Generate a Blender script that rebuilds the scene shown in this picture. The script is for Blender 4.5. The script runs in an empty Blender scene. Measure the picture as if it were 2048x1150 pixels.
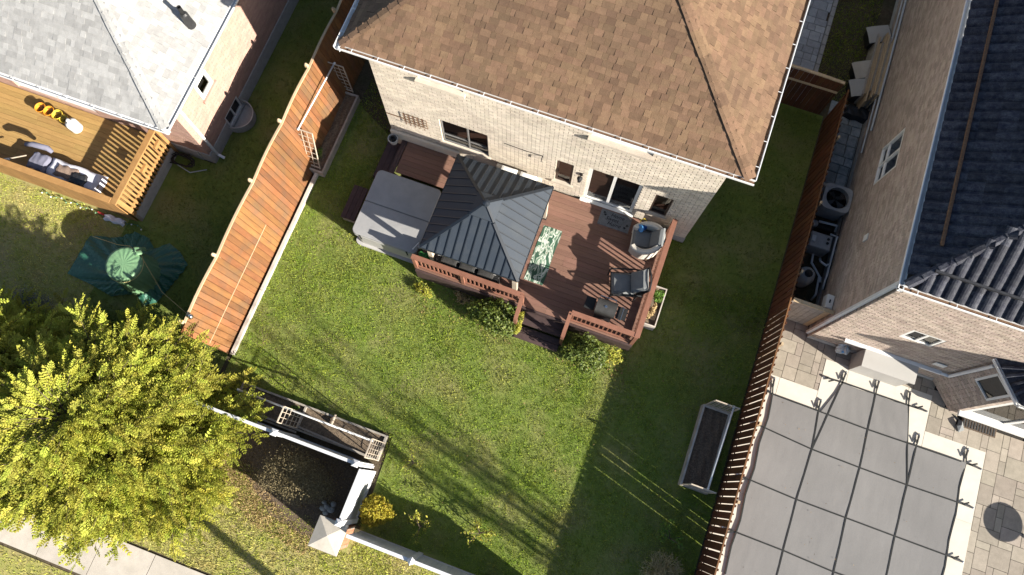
import bpy, math, random
import numpy as np
from mathutils import Vector, Matrix
random.seed(7); rng = np.random.default_rng(11)
S = bpy.context.scene
COL = S.collection
R = math.radians
# ------------------------------------------------------------------ camera, light, exposure
cam = bpy.data.cameras.new('camera'); camo = bpy.data.objects.new('camera', cam); COL.objects.link(camo)
camo.location = (0, 0, 20); camo.rotation_euler = (math.atan(404/1500), 0, R(20))
cam.sensor_width = 36; cam.lens = 36*1500/2048; cam.clip_start = .1; cam.clip_end = 1000
S.camera = camo
W = bpy.data.worlds.new('World'); S.world = W; W.use_nodes = True
SUN_AZ = math.atan2(-.62, 2.15)            # the way to the sun in plan
SUN_EL = math.atan2(1, math.hypot(2.15, .62))
sky = W.node_tree.nodes.new('ShaderNodeTexSky'); sky.sky_type = 'NISHITA'; sky.sun_disc = False
sky.sun_elevation = SUN_EL; sky.sun_rotation = math.pi/2 - SUN_AZ
bgn = W.node_tree.nodes['Background']; W.node_tree.links.new(sky.outputs[0], bgn.inputs[0]); bgn.inputs[1].default_value = .062
sl = bpy.data.lights.new('sun', 'SUN'); sl.energy = 5; sl.angle = R(.5); sl.color = (1, .94, .84)
so = bpy.data.objects.new('sun', sl); COL.objects.link(so); so.location = (30, -10, 30)
so.rotation_euler = Vector((-2.15, .62, -1)).to_track_quat('-Z', 'Y').to_euler()
S.view_settings.view_transform = 'Standard'; S.view_settings.look = 'None'
S.view_settings.exposure = 1.68; S.view_settings.gamma = 1; S.view_settings.use_curve_mapping = False
S.render.engine = 'CYCLES'
S.cycles.max_bounces = 6; S.cycles.diffuse_bounces = 3; S.cycles.glossy_bounces = 3; S.cycles.transmission_bounces = 4
S.cycles.use_denoising = True

# ------------------------------------------------------------------ materials
class NT:
    def __init__(s, m): s.t = m.node_tree; s.n = s.t.nodes; s.l = s.t.links
    def a(s, kind, **kw):
        n = s.n.new(kind)
        for k, v in kw.items(): setattr(n, k, v)
        return n
    def k(s, a, b): s.l.new(a, b)
MATS = {}
def mat(name, c1, c2=None, sc=3, rough=.8, bump=0, bsc=None, rnd=.0, spec=.3, det=6, metal=0, stretch=(1, 1, 1), fine=.0, trans=0, c3=None, sc3=.6, w3=.5, hue=0, bdist=.01, rough2=None):
    """principled; c1..c2 mixed by world-space noise, c3 large patches, rnd = value spread per piece, fine = grain"""
    if name in MATS: return MATS[name]
    m = bpy.data.materials.new(name); m.use_nodes = True; t = NT(m); b = t.n['Principled BSDF']
    b.inputs['Roughness'].default_value = rough; b.inputs['Specular IOR Level'].default_value = spec; b.inputs['Metallic'].default_value = metal
    geo = t.a('ShaderNodeNewGeometry'); mp = t.a('ShaderNodeMapping'); t.k(geo.outputs['Position'], mp.inputs[0]); mp.inputs['Scale'].default_value = stretch
    c2 = c2 or tuple(x*.8 for x in c1)
    nz = t.a('ShaderNodeTexNoise'); nz.inputs['Scale'].default_value = sc; nz.inputs['Detail'].default_value = det; nz.inputs['Roughness'].default_value = .65
    t.k(mp.outputs[0], nz.inputs[0])
    rp = t.a('ShaderNodeValToRGB'); rp.color_ramp.elements[0].position = .33; rp.color_ramp.elements[1].position = .67
    rp.color_ramp.elements[0].color = (*c1, 1); rp.color_ramp.elements[1].color = (*c2, 1); t.k(nz.outputs[0], rp.inputs[0])
    col = rp.outputs[0]
    if c3:
        n3 = t.a('ShaderNodeTexNoise'); n3.inputs['Scale'].default_value = sc3; n3.inputs['Detail'].default_value = 5; t.k(geo.outputs['Position'], n3.inputs[0])
        r3 = t.a('ShaderNodeValToRGB'); r3.color_ramp.elements[0].position = .45; r3.color_ramp.elements[1].position = .68
        t.k(n3.outputs[0], r3.inputs[0]); mu = t.a('ShaderNodeMath', operation='MULTIPLY'); t.k(r3.outputs[0], mu.inputs[0]); mu.inputs[1].default_value = w3
        mx = t.a('ShaderNodeMixRGB'); t.k(mu.outputs[0], mx.inputs[0]); t.k(col, mx.inputs[1]); mx.inputs[2].default_value = (*c3, 1); col = mx.outputs[0]
    if rnd or hue or fine:
        hs = t.a('ShaderNodeHueSaturation'); t.k(col, hs.inputs['Color']); col = hs.outputs[0]
        oi = t.a('ShaderNodeObjectInfo'); at = t.a('ShaderNodeAttribute', attribute_name='rnd'); ad = t.a('ShaderNodeMath', operation='ADD')
        t.k(oi.outputs['Random'], ad.inputs[0]); t.k(at.outputs['Fac'], ad.inputs[1]); fr = t.a('ShaderNodeMath', operation='FRACT'); t.k(ad.outputs[0], fr.inputs[0])
        mr = t.a('ShaderNodeMapRange'); t.k(fr.outputs[0], mr.inputs[0]); mr.inputs[3].default_value = 1-rnd; mr.inputs[4].default_value = 1+rnd
        v = mr.outputs[0]
        if hue:
            m5 = t.a('ShaderNodeMath', operation='MULTIPLY'); m5.inputs[1].default_value = 7.31; t.k(fr.outputs[0], m5.inputs[0]); f2 = t.a('ShaderNodeMath', operation='FRACT'); t.k(m5.outputs[0], f2.inputs[0])
            mh = t.a('ShaderNodeMapRange'); t.k(f2.outputs[0], mh.inputs[0]); mh.inputs[3].default_value = .5-hue; mh.inputs[4].default_value = .5+hue; t.k(mh.outputs[0], hs.inputs['Hue'])
        if fine:
            nf = t.a('ShaderNodeTexNoise'); nf.inputs['Scale'].default_value = 90; nf.inputs['Detail'].default_value = 3; t.k(mp.outputs[0], nf.inputs[0])
            mf = t.a('ShaderNodeMapRange'); t.k(nf.outputs[0], mf.inputs[0]); mf.inputs[1].default_value = .3; mf.inputs[2].default_value = .7; mf.inputs[3].default_value = 1-fine; mf.inputs[4].default_value = 1+fine
            mm = t.a('ShaderNodeMath', operation='MULTIPLY'); t.k(v, mm.inputs[0]); t.k(mf.outputs[0], mm.inputs[1]); v = mm.outputs[0]
        t.k(v, hs.inputs['Value'])
    t.k(col, b.inputs['Base Color'])
    if bump:
        bn = t.a('ShaderNodeTexNoise'); bn.inputs['Scale'].default_value = bsc or sc*6; bn.inputs['Detail'].default_value = 5; t.k(mp.outputs[0], bn.inputs[0])
        bp = t.a('ShaderNodeBump'); bp.inputs['Strength'].default_value = bump; bp.inputs['Distance'].default_value = bdist; t.k(bn.outputs[0], bp.inputs['Height']); t.k(bp.outputs[0], b.inputs['Normal'])
    if rough2 is not None:
        mr2 = t.a('ShaderNodeMapRange'); t.k(nz.outputs[0], mr2.inputs[0]); mr2.inputs[1].default_value = .3; mr2.inputs[2].default_value = .7; mr2.inputs[3].default_value = rough; mr2.inputs[4].default_value = rough2; t.k(mr2.outputs[0], b.inputs['Roughness'])
    if trans:
        tr = t.a('ShaderNodeBsdfTranslucent'); t.k(col, tr.inputs[0]); mx = t.a('ShaderNodeMixShader'); mx.inputs[0].default_value = trans
        t.k(b.outputs[0], mx.inputs[1]); t.k(tr.outputs[0], mx.inputs[2]); t.k(mx.outputs[0], t.n['Material Output'].inputs[0])
    MATS[name] = m; return m

M = {}
FOL = ('lawn_soil', 'verge_soil', 'grass_dark', 'grass', 'grass_dry', 'needles', 'leaf_shrub', 'leaf_yellow', 'leaf_gold', 'leaf_green', 'leaf_grey', 'straw', 'twig', 'dry_twigs', 'dirt', 'soil', 'mulch')
def D(key, c1, c2=None, **k):
    f = 1 if key in FOL else .74           # non-foliage colours lowered to offset the raised exposure
    g_ = lambda c: tuple(x*f for x in c) if c else None
    if 'c3' in k: k['c3'] = g_(k['c3'])
    M[key] = mat(key, g_(c1), g_(c2), **k)
D('lawn_soil', (.09, .13, .022), (.14, .17, .035), sc=5, rough=1, c3=(.19, .17, .07), sc3=.9, w3=.7, bump=.5, bsc=40)
D('grass', (.145, .235, .022), (.275, .325, .045), sc=2.2, rough=.85, spec=.12, rnd=.5, hue=.018, trans=.3, c3=(.31, .285, .085), sc3=1.0, w3=.62, det=8)
D('grass_dark', (.085, .125, .02), (.165, .18, .035), sc=2.2, rough=.85, spec=.12, rnd=.5, hue=.018, trans=.3, c3=(.15, .11, .05), sc3=.8, w3=.45, det=8)  # darker greens, with the narrow yard's shade put into the colour
D('verge_soil', (.20, .21, .05), (.30, .26, .10), sc=5, rough=1, c3=(.27, .21, .11), sc3=1.2, w3=.8, bump=.5, bsc=40)
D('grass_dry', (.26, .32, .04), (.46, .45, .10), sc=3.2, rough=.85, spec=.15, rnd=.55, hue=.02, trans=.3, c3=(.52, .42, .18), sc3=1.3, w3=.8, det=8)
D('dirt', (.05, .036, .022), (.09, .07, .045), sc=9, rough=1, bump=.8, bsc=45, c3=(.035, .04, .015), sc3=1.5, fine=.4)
D('soil', (.08, .06, .042), (.16, .12, .082), sc=14, rough=1, bump=1, bsc=50, fine=.5, bdist=.02)
D('mulch', (.07, .05, .035), (.15, .108, .075), sc=20, rough=1, bump=1, bsc=60, fine=.5, bdist=.02)
D('concrete', (.50, .45, .39), (.60, .54, .47), sc=3, rough=.9, bump=.15, bsc=60, fine=.08, rnd=.05, c3=(.42, .38, .32), sc3=2.2, w3=.5)
D('coping', (.60, .555, .475), (.66, .61, .525), sc=3, rough=.8, bump=.1, bsc=50, fine=.05, rnd=.03)
D('foundation', (.38, .37, .355), (.48, .465, .44), sc=6, rough=.95, bump=.4, bsc=25, fine=.1)
D('paver_tan', (.29, .25, .20), (.37, .32, .26), sc=5, rough=.85, rnd=.16, hue=.012, bump=.3, bsc=60, fine=.12)
D('paver_joint', (.04, .036, .03), rough=1)
D('paver_grey', (.38, .39, .41), (.50, .51, .53), sc=7, rough=.85, rnd=.2, bump=.4, bsc=40, fine=.15)
D('stone_path', (.22, .25, .26), (.40, .42, .42), sc=7, rough=.85, rnd=.25, bump=.5, bsc=30, fine=.2)
D('brick_cream', (.66, .575, .465), (.74, .655, .54), sc=4, c3=(.52, .45, .37), sc3=1.3, w3=.55, rough=.9, rnd=.14, hue=.008, bump=.4, bsc=70, fine=.1)
D('mortar_cream', (.47, .41, .335), (.53, .465, .385), sc=8, rough=1)
D('brick_pink', (.42, .262, .205), (.49, .31, .245), sc=4, rough=.9, rnd=.09, hue=.006, bump=.4, bsc=70, fine=.1)
D('mortar_pink', (.45, .31, .245), rough=1, sc=8)
D('brick_brown', (.42, .335, .275), (.52, .425, .355), sc=4, rough=.9, rnd=.2, hue=.012, bump=.5, bsc=60, fine=.15)
D('mortar_brown', (.30, .245, .20), rough=1, sc=8)
D('brick_red', (.33, .13, .07), (.40, .18, .10), sc=4, rough=.9, rnd=.2, fine=.1)
D('shingle_brown', (.150, .090, .053), (.20, .123, .074), sc=6, rough=.95, rnd=.22, hue=.006, bump=.5, bsc=120, fine=.2, c3=(.12, .075, .048), sc3=.7, w3=.5)
D('shingle_grey', (.30, .296, .288), (.375, .37, .358), sc=6, rough=.95, rnd=.17, hue=.004, bump=.5, bsc=120, fine=.12)
D('underlay', (.03, .026, .022), rough=1)
D('underlay_grey', (.10, .10, .10), rough=1)
D('rooftile', (.015, .017, .032), (.075, .077, .088), sc=9, rough=.6, rough2=.8, rnd=.3, spec=.12, bump=.5, bsc=110, fine=.6)
D('white_metal', (.78, .78, .77), (.84, .84, .83), sc=3, rough=.4, spec=.5)
D('gutter_in', (.11, .055, .03), (.20, .12, .07), sc=25, rough=1, bump=1, bsc=60)
D('leaf_litter', (.16, .09, .045), (.28, .19, .11), sc=40, rough=1, rnd=.3)
D('dark_metal', (.015, .015, .017), (.03, .03, .033), sc=6, rough=.45, spec=.5)
D('grey_metal', (.27, .28, .29), (.36, .37, .38), sc=6, rough=.45, spec=.5)
D('silver', (.6, .6, .6), (.7, .7, .7), sc=6, rough=.25, metal=1)
D('fence_cedar', (.195, .082, .029), (.265, .12, .043), sc=4, rough=.8, rnd=.24, hue=.008, stretch=(2, 2, .25), bump=.35, bsc=30, fine=.14, c3=(.15, .088, .048), sc3=2.2, w3=.75)
D('fence_dark', (.12, .042, .018), (.17, .064, .027), sc=4, rough=.75, rnd=.2, hue=.008, stretch=(2, 2, .25), bump=.35, bsc=30, fine=.16, c3=(.08, .032, .016), sc3=1.6, w3=.7)
D('fence_top', (.50, .36, .21), (.60, .46, .30), sc=7, rough=.8, rnd=.12, fine=.15, stretch=(3, .5, 1))
D('grey_wood', (.30, .27, .23), (.42, .38, .33), sc=8, rough=.9, rnd=.15, bump=.4, bsc=30, fine=.2)
D('kerb_timber', (.55, .49, .42), (.66, .60, .53), sc=8, rough=.85, rnd=.1, fine=.2, c3=(.28, .24, .2), sc3=4, w3=.5)
D('deck_board', (.195, .103, .073), (.235, .127, .092), sc=6, rough=.7, rnd=.13, hue=.004, stretch=(.5, 4, 1), bump=.3, bsc=40, fine=.1)
D('deck_dark', (.060, .036, .034), (.085, .052, .048), sc=6, rough=.7, rnd=.18, bump=.3, bsc=40, fine=.15)
D('rail_wood', (.22, .095, .060), (.275, .125, .082), sc=5, rough=.65, rnd=.08, fine=.08)
D('cedar_deck', (.36, .215, .075), (.44, .275, .10), sc=5, rough=.75, rnd=.12, hue=.006, stretch=(.5, 4, 1), bump=.3, bsc=40, fine=.1)
D('cedar_rail', (.33, .175, .06), (.41, .225, .082), sc=5, rough=.7, rnd=.12, fine=.1)
D('steel_roof', (.026, .036, .050), (.034, .045, .062), sc=2, rough=.58, rough2=.7, spec=.35, bump=.05, bsc=8, c3=(.05, .058, .066), sc3=2.5, w3=.4)
D('steel_edge', (.016, .022, .031), rough=.45, spec=.5)
D('tub_cover', (.30, .295, .295), (.35, .345, .34), sc=3, rough=.6, bump=.15, bsc=14, fine=.05)
D('tub_side', (.42, .41, .40), (.48, .47, .45), sc=3, rough=.6)
D('cushion', (.17, .178, .18), (.21, .217, .218), sc=4, rough=.95, bump=.2, bsc=140, fine=.12)
D('cushion_white', (.70, .68, .65), (.78, .76, .72), sc=4, rough=.95, bump=.2, bsc=100)
D('wicker_white', (.62, .57, .49), (.72, .67, .58), sc=30, rough=.9, bump=.6, bsc=110)
D('black_plastic', (.012, .012, .013), (.022, .022, .023), sc=6, rough=.5, rough2=.7)
D('bbq_cover', (.032, .031, .030), (.05, .048, .046), sc=7, rough=.6, rough2=.8, bump=.2, bsc=30)
D('mat_grey', (.15, .155, .16), (.22, .225, .235), sc=10, rough=1, bump=.5, bsc=150, fine=.25)
D('mat_ink', (.02, .02, .022), rough=1)
D('blue_plastic', (.01, .09, .42), (.015, .12, .48), sc=2, rough=.35)
D('blue_light', (.12, .38, .75), rough=.35)
D('yellow_plastic', (.68, .47, .04), (.74, .55, .07), sc=3, rough=.4)
D('orange_plastic', (.72, .28, .02), (.78, .34, .04), sc=3, rough=.4)
D('white_plastic', (.75, .74, .70), (.82, .81, .78), sc=3, rough=.45)
D('box_light', (.42, .405, .375), (.48, .46, .43), sc=4, rough=.6, bump=.1, bsc=20, c3=(.36, .34, .31), sc3=2, w3=.5)
D('tarp', (.024, .11, .07), (.04, .155, .10), sc=5, rough=.4, rough2=.6, spec=.5, bump=.5, bsc=16, bdist=.03)
D('tarp_light', (.15, .29, .15), (.20, .35, .185), sc=5, rough=.5, spec=.4, bump=.3, bsc=18, bdist=.02)
D('rope', (.48, .38, .16), (.58, .46, .22), sc=30, rough=.9)
D('pool_cover', (.185, .178, .173), (.212, .204, .198), sc=1.5, rough=.8, bump=.22, bsc=5, fine=.05, bdist=.02, stretch=(1, .35, 1), c3=(.175, .17, .164), sc3=1.2, w3=.4)
D('strap', (.018, .02, .02), rough=.8)
D('sheet_white', (.66, .66, .74), (.72, .72, .80), sc=4, rough=.9, bump=.4, bsc=10, bdist=.02)
D('sheet_grey', (.17, .17, .23), (.21, .21, .27), sc=4, rough=.9, bump=.4, bsc=10)
D('woven', (.22, .15, .12), (.30, .22, .17), sc=60, rough=.9, bump=.5, bsc=120)
D('bark', (.09, .065, .045), (.14, .105, .075), sc=14, rough=1, bump=.8, bsc=30)
D('twig', (.34, .27, .15), (.48, .40, .22), sc=20, rough=.9, rnd=.3)
D('needles', (.335, .365, .046), (.49, .465, .088), sc=1.6, rough=.75, spec=.2, rnd=.35, hue=.018, trans=.3, c3=(.17, .20, .022), sc3=1.3, w3=.5)
D('leaf_shrub', (.055, .09, .012), (.13, .155, .025), sc=6, rough=.55, spec=.35, rnd=.45, hue=.02, trans=.3)
D('leaf_yellow', (.26, .27, .03), (.36, .34, .05), sc=6, rough=.6, rnd=.3, hue=.02, trans=.35)
D('leaf_gold', (.25, .215, .02), (.36, .295, .03), sc=6, rough=.7, rnd=.4, hue=.018, trans=.2)
D('leaf_green', (.08, .16, .02), (.14, .24, .035), sc=6, rough=.6, rnd=.35, hue=.015, trans=.3)
D('leaf_grey', (.10, .105, .10), (.16, .165, .165), sc=6, rough=.8, rnd=.35, trans=.15)
D('straw', (.32, .22, .10), (.45, .33, .17), sc=20, rough=1, rnd=.3, trans=.2)
D('dry_twigs', (.12, .095, .05), (.21, .17, .09), sc=14, rough=1, rnd=.45, trans=.15)
D('frame_grey', (.16, .155, .15), (.2, .195, .19), sc=5, rough=.5)
D('pipe_white', (.68, .68, .67), (.78, .78, .77), sc=6, rough=.45)
D('dead_leaf', (.17, .10, .04), (.30, .20, .09), sc=20, rough=.9, rnd=.4)
D('pvc', (.50, .53, .56), (.58, .61, .63), sc=6, rough=.45)
D('vinyl', (.60, .60, .62), (.68, .68, .69), sc=4, rough=.45, rnd=.04, c3=(.55, .54, .52), sc3=3, w3=.4)
D('pillar_cap', (.46, .42, .35), (.54, .49, .42), sc=5, rough=.9, bump=.2, bsc=60, fine=.06)
D('frame_dark', (.05, .032, .025), (.07, .045, .035), sc=5, rough=.5)
D('trellis_wood', (.46, .38, .29), (.56, .48, .38), sc=12, rough=.9, rnd=.1, fine=.15)
D('bag_clear', (.45, .50, .52), (.62, .66, .68), sc=9, rough=.25, spec=.6, bump=.6, bsc=18, bdist=.03)
D('curtain', (.20, .135, .10), (.25, .175, .135), sc=2, rough=.9, stretch=(1, 1, 12))
D('room_dark', (.035, .03, .026), (.06, .05, .045), sc=2, rough=1)
def glassmat():
    m = bpy.data.materials.new('glass'); m.use_nodes = True; t = NT(m); b = t.n['Principled BSDF']
    tp = t.a('ShaderNodeBsdfTransparent'); tp.inputs[0].default_value = (.75, .78, .78, 1); gl = t.a('ShaderNodeBsdfGlossy'); gl.inputs['Roughness'].default_value = .02
    fr = t.a('ShaderNodeFresnel'); fr.inputs[0].default_value = 1.9; mx = t.a('ShaderNodeMixShader')
    t.k(fr.outputs[0], mx.inputs[0]); t.k(tp.outputs[0], mx.inputs[1]); t.k(gl.outputs[0], mx.inputs[2]); t.k(mx.outputs[0], t.n['Material Output'].inputs[0]); return m
M['glass'] = glassmat()
def camomat():
    m = bpy.data.materials.new('rug_print'); m.use_nodes = True; t = NT(m); b = t.n['Principled BSDF']; b.inputs['Roughness'].default_value = .95
    geo = t.a('ShaderNodeNewGeometry'); mp = t.a('ShaderNodeMapping'); t.k(geo.outputs['Position'], mp.inputs[0]); mp.inputs['Scale'].default_value = (5.2, 1.7, 1); mp.inputs['Rotation'].default_value = (0, 0, R(-14))
    nz = t.a('ShaderNodeTexNoise'); nz.inputs['Scale'].default_value = 1.35; nz.inputs['Detail'].default_value = 2.5; nz.inputs['Distortion'].default_value = .7; t.k(mp.outputs[0], nz.inputs[0])
    rp = t.a('ShaderNodeValToRGB'); rp.color_ramp.interpolation = 'CONSTANT'; e = rp.color_ramp.elements
    e[0].position = 0; e[0].color = (.03, .075, .045, 1); e[1].position = .44; e[1].color = (.42, .45, .38, 1)
    for p, c in ((.485, (.10, .17, .115, 1)), (.54, (.44, .47, .41, 1)), (.60, (.03, .085, .05, 1))): k = e.new(p); k.color = c
    t.k(nz.outputs[0], rp.inputs[0]); t.k(rp.outputs[0], b.inputs['Base Color']); return m
M['rug'] = camomat()

# ------------------------------------------------------------------ geometry helpers
class MB:
    """collects shapes; linked as one mesh"""
    def __init__(s): s.v = []; s.f = []; s.r = []
    def add(s, vs, fs, r=None):
        o = len(s.v); s.v += [tuple(p) for p in vs]; r = random.random() if r is None else r
        for q in fs: s.f.append(tuple(i+o for i in q)); s.r.append(r)
        return s
    def box(s, x0, x1, y0, y1, z0, z1, r=None):
        return s.add([(x0, y0, z0), (x1, y0, z0), (x1, y1, z0), (x0, y1, z0), (x0, y0, z1), (x1, y0, z1), (x1, y1, z1), (x0, y1, z1)],
                     [(3, 2, 1, 0), (4, 5, 6, 7), (0, 1, 5, 4), (1, 2, 6, 5), (2, 3, 7, 6), (3, 0, 4, 7)], r)
    def bbox(s, x0, x1, y0, y1, z0, z1, b=.006, r=None):
        """box with its upper edges chamfered"""
        return s.add([(x0, y0, z0), (x1, y0, z0), (x1, y1, z0), (x0, y1, z0), (x0, y0, z1-b), (x1, y0, z1-b), (x1, y1, z1-b), (x0, y1, z1-b), (x0+b, y0+b, z1), (x1-b, y0+b, z1), (x1-b, y1-b, z1), (x0+b, y1-b, z1)],
                     [(3, 2, 1, 0), (8, 9, 10, 11), (0, 1, 5, 4), (1, 2, 6, 5), (2, 3, 7, 6), (3, 0, 4, 7), (4, 5, 9, 8), (5, 6, 10, 9), (6, 7, 11, 10), (7, 4, 8, 11)], r)
    def xf(s, mtx, start=0):
        for i in range(start, len(s.v)): s.v[i] = tuple(mtx @ Vector(s.v[i]))
        return s
    def bar(s, a, b, w, h=None, up=(0, 0, 1), r=None):
        """square bar from a to b, w across, h along up"""
        a, b = Vector(a), Vector(b); h = h or w; d = (b-a).normalized(); u = Vector(up)
        if abs(d.dot(u)) > .98: u = Vector((0, 1, 0))
        sd = d.cross(u).normalized(); u = sd.cross(d).normalized(); p = []
        for c in (a, b):
            for i, j in ((-1, -1), (1, -1), (1, 1), (-1, 1)): p.append(c + sd*(i*w/2) + u*(j*h/2))
        return s.add(p, [(3, 2, 1, 0), (4, 5, 6, 7), (0, 1, 5, 4), (1, 2, 6, 5), (2, 3, 7, 6), (3, 0, 4, 7)], r)
    def tube(s, pts, rad, n=8, r=None, cap=True):
        pts = [Vector(p) for p in pts]; rads = rad if hasattr(rad, '__len__') else [rad]*len(pts); vs = []; fs = []; pu = None
        for i, p in enumerate(pts):
            d = (pts[min(i+1, len(pts)-1)] - pts[max(i-1, 0)]).normalized()
            u = pu if pu is not None else (Vector((0, 0, 1)) if abs(d.z) < .9 else Vector((1, 0, 0)))
            sd = d.cross(u)
            if sd.length < 1e-4: sd = d.cross(Vector((.3, 1, .2)))
            sd.normalize(); u = sd.cross(d).normalized(); pu = u
            for k in range(n):
                t = 2*math.pi*k/n; vs.append(p + (sd*math.cos(t) + u*math.sin(t))*rads[i])
        for i in range(len(pts)-1):
            for k in range(n): fs.append((i*n+k, i*n+(k+1) % n, (i+1)*n+(k+1) % n, (i+1)*n+k))
        if cap: fs.append(tuple(range(n-1, -1, -1))); fs.append(tuple((len(pts)-1)*n+k for k in range(n)))
        return s.add(vs, fs, r)
    def lathe(s, c, prof, n=20, r=None, sx=1, sy=1):
        vs = []; fs = []; m = len(prof)
        for (q, z) in prof:
            for k in range(n): t = 2*math.pi*k/n; vs.append((c[0]+q*sx*math.cos(t), c[1]+q*sy*math.sin(t), c[2]+z))
        for i in range(m-1):
            for k in range(n): fs.append((i*n+k, i*n+(k+1) % n, (i+1)*n+(k+1) % n, (i+1)*n+k))
        if prof[0][0] > 1e-4: fs.append(tuple(range(n-1, -1, -1)))
        if prof[-1][0] > 1e-4: fs.append(tuple((m-1)*n+k for k in range(n)))
        return s.add(vs, fs, r)
    def prism(s, poly, z0, z1, r=None):
        n = len(poly); vs = [(x, y, z0) for x, y in poly] + [(x, y, z1) for x, y in poly]
        return s.add(vs, [tuple(range(n-1, -1, -1)), tuple(range(n, 2*n))] + [(i, (i+1) % n, n+(i+1) % n, n+i) for i in range(n)], r)
    def grid(s, fn, nu, nv, r=None):
        vs = [fn(i/nu, j/nv) for j in range(nv+1) for i in range(nu+1)]
        return s.add(vs, [(j*(nu+1)+i, j*(nu+1)+i+1, (j+1)*(nu+1)+i+1, (j+1)*(nu+1)+i) for j in range(nv) for i in range(nu)], r)
    def mesh(s, name, m, off=(0, 0, 0), smooth=False):
        me = bpy.data.meshes.new(name); o = Vector(off)
        me.from_pydata([Vector(p)-o for p in s.v], [], s.f); me.materials.append(m)
        at = me.attributes.new('rnd', 'FLOAT', 'FACE'); at.data.foreach_set('value', s.r)
        if smooth: me.polygons.foreach_set('use_smooth', [True]*len(me.polygons))
        return me
def npmesh(name, v, f, m, rnd=None):
    """big meshes straight from arrays (faces all of one size)"""
    me = bpy.data.meshes.new(name); k = f.shape[1]
    me.vertices.add(len(v)); me.vertices.foreach_set('co', v.astype(np.float32).ravel())
    me.loops.add(f.size); me.loops.foreach_set('vertex_index', f.astype(np.int32).ravel())
    me.polygons.add(len(f)); me.polygons.foreach_set('loop_start', np.arange(0, f.size, k, dtype=np.int32))
    me.materials.append(m)
    if rnd is not None: me.attributes.new('rnd', 'FLOAT', 'FACE').data.foreach_set('value', rnd.astype(np.float32))
    me.update(calc_edges=True); return me
def tag(o, label, cat, group=None, kind=None):
    if label: o['label'] = label
    if cat: o['category'] = cat
    if group: o['group'] = group
    if kind: o['kind'] = kind
    return o
def thing(name, label, cat, loc=(0, 0, 0), rotz=0, group=None):
    o = bpy.data.objects.new(name, None); COL.objects.link(o); o.location = loc; o.rotation_euler = (0, 0, rotz); o.empty_display_size = .2
    return tag(o, label, cat, group)
WLOC = {}
def wloc(o):
    p = Vector((0, 0, 0))
    while o is not None: p += Vector(o.location); o = o.parent
    return p
def part(name, mb, m, parent=None, smooth=False, kind=None, label=None, local=False):
    """one mesh object; MB in world coordinates unless local"""
    off = (0, 0, 0) if (local or parent is None) else wloc(parent)
    me = mb.mesh(name, m, off, smooth); o = bpy.data.objects.new(name, me); COL.objects.link(o)
    if parent is not None: o.parent = parent
    if kind: o['kind'] = kind
    if label: o['label'] = label
    return o
def solo(name, mb, m, label, cat, group=None, kind=None, smooth=False): return tag(part(name, mb, m, None, smooth), label, cat, group, kind)
def struct(name, mb, m, smooth=False): return tag(part(name, mb, m, None, smooth), None, None, None, 'structure')
def piece(name, me, parent, mtx):
    """instance of a shared mesh at a world matrix"""
    o = bpy.data.objects.new(name, me); COL.objects.link(o); o.parent = parent
    o.matrix_local = Matrix.Translation(-wloc(parent)) @ mtx if parent is not None else mtx
    return o
def mtx(loc, x, y, z, s=(1, 1, 1)):
    x, y, z = Vector(x)*s[0], Vector(y)*s[1], Vector(z)*s[2]
    return Matrix(((x.x, y.x, z.x, loc[0]), (x.y, y.y, z.y, loc[1]), (x.z, y.z, z.z, loc[2]), (0, 0, 0, 1)))
def copy_tree(o, parent=None):
    c = o.copy(); COL.objects.link(c); c.parent = parent
    for ch in list(o.children): copy_tree(ch, c)
    return c
_bc = {}
def unit_box(name, m, b=.0):
    k = (name, m.name, b)
    if k not in _bc:
        q = MB(); q.bbox(-.5, .5, -.5, .5, -.5, .5, .06, r=0) if b else q.box(-.5, .5, -.5, .5, -.5, .5, r=0)
        _bc[k] = q.mesh(name, m)
    return _bc[k]
def boxpiece(name, parent, m, x0, x1, y0, y1, z0, z1, rz=0, b=0):
    o = piece(name, unit_box(name, m, b), parent, Matrix.Translation(((x0+x1)/2, (y0+y1)/2, (z0+z1)/2)) @ Matrix.Rotation(rz, 4, 'Z') @ Matrix.Diagonal((x1-x0, y1-y0, z1-z0, 1)))
    return o
def unit_board(m):
    k = ('unit_board', m.name)
    if k not in _bc:
        cs = [(-.5, -.5), (.1, -.5), (.5, -.44), (.5, .44), (.1, .5), (-.5, .5)]; n = 6; q = MB()
        q.add([(x, y, -.5) for x, y in cs]+[(x, y, .5) for x, y in cs], [tuple(range(5, -1, -1)), tuple(range(6, 12))]+[(i, (i+1) % n, n+(i+1) % n, n+i) for i in range(n)], 0); _bc[k] = q.mesh('board', m)
    return _bc[k]
def inpoly(x, y, poly):
    c = False; n = len(poly)
    for i in range(n):
        (a, b), (p, q) = poly[i], poly[i-1]
        if (b > y) != (q > y) and x < (p-a)*(y-b)/(q-b)+a: c = not c
    return c

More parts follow.
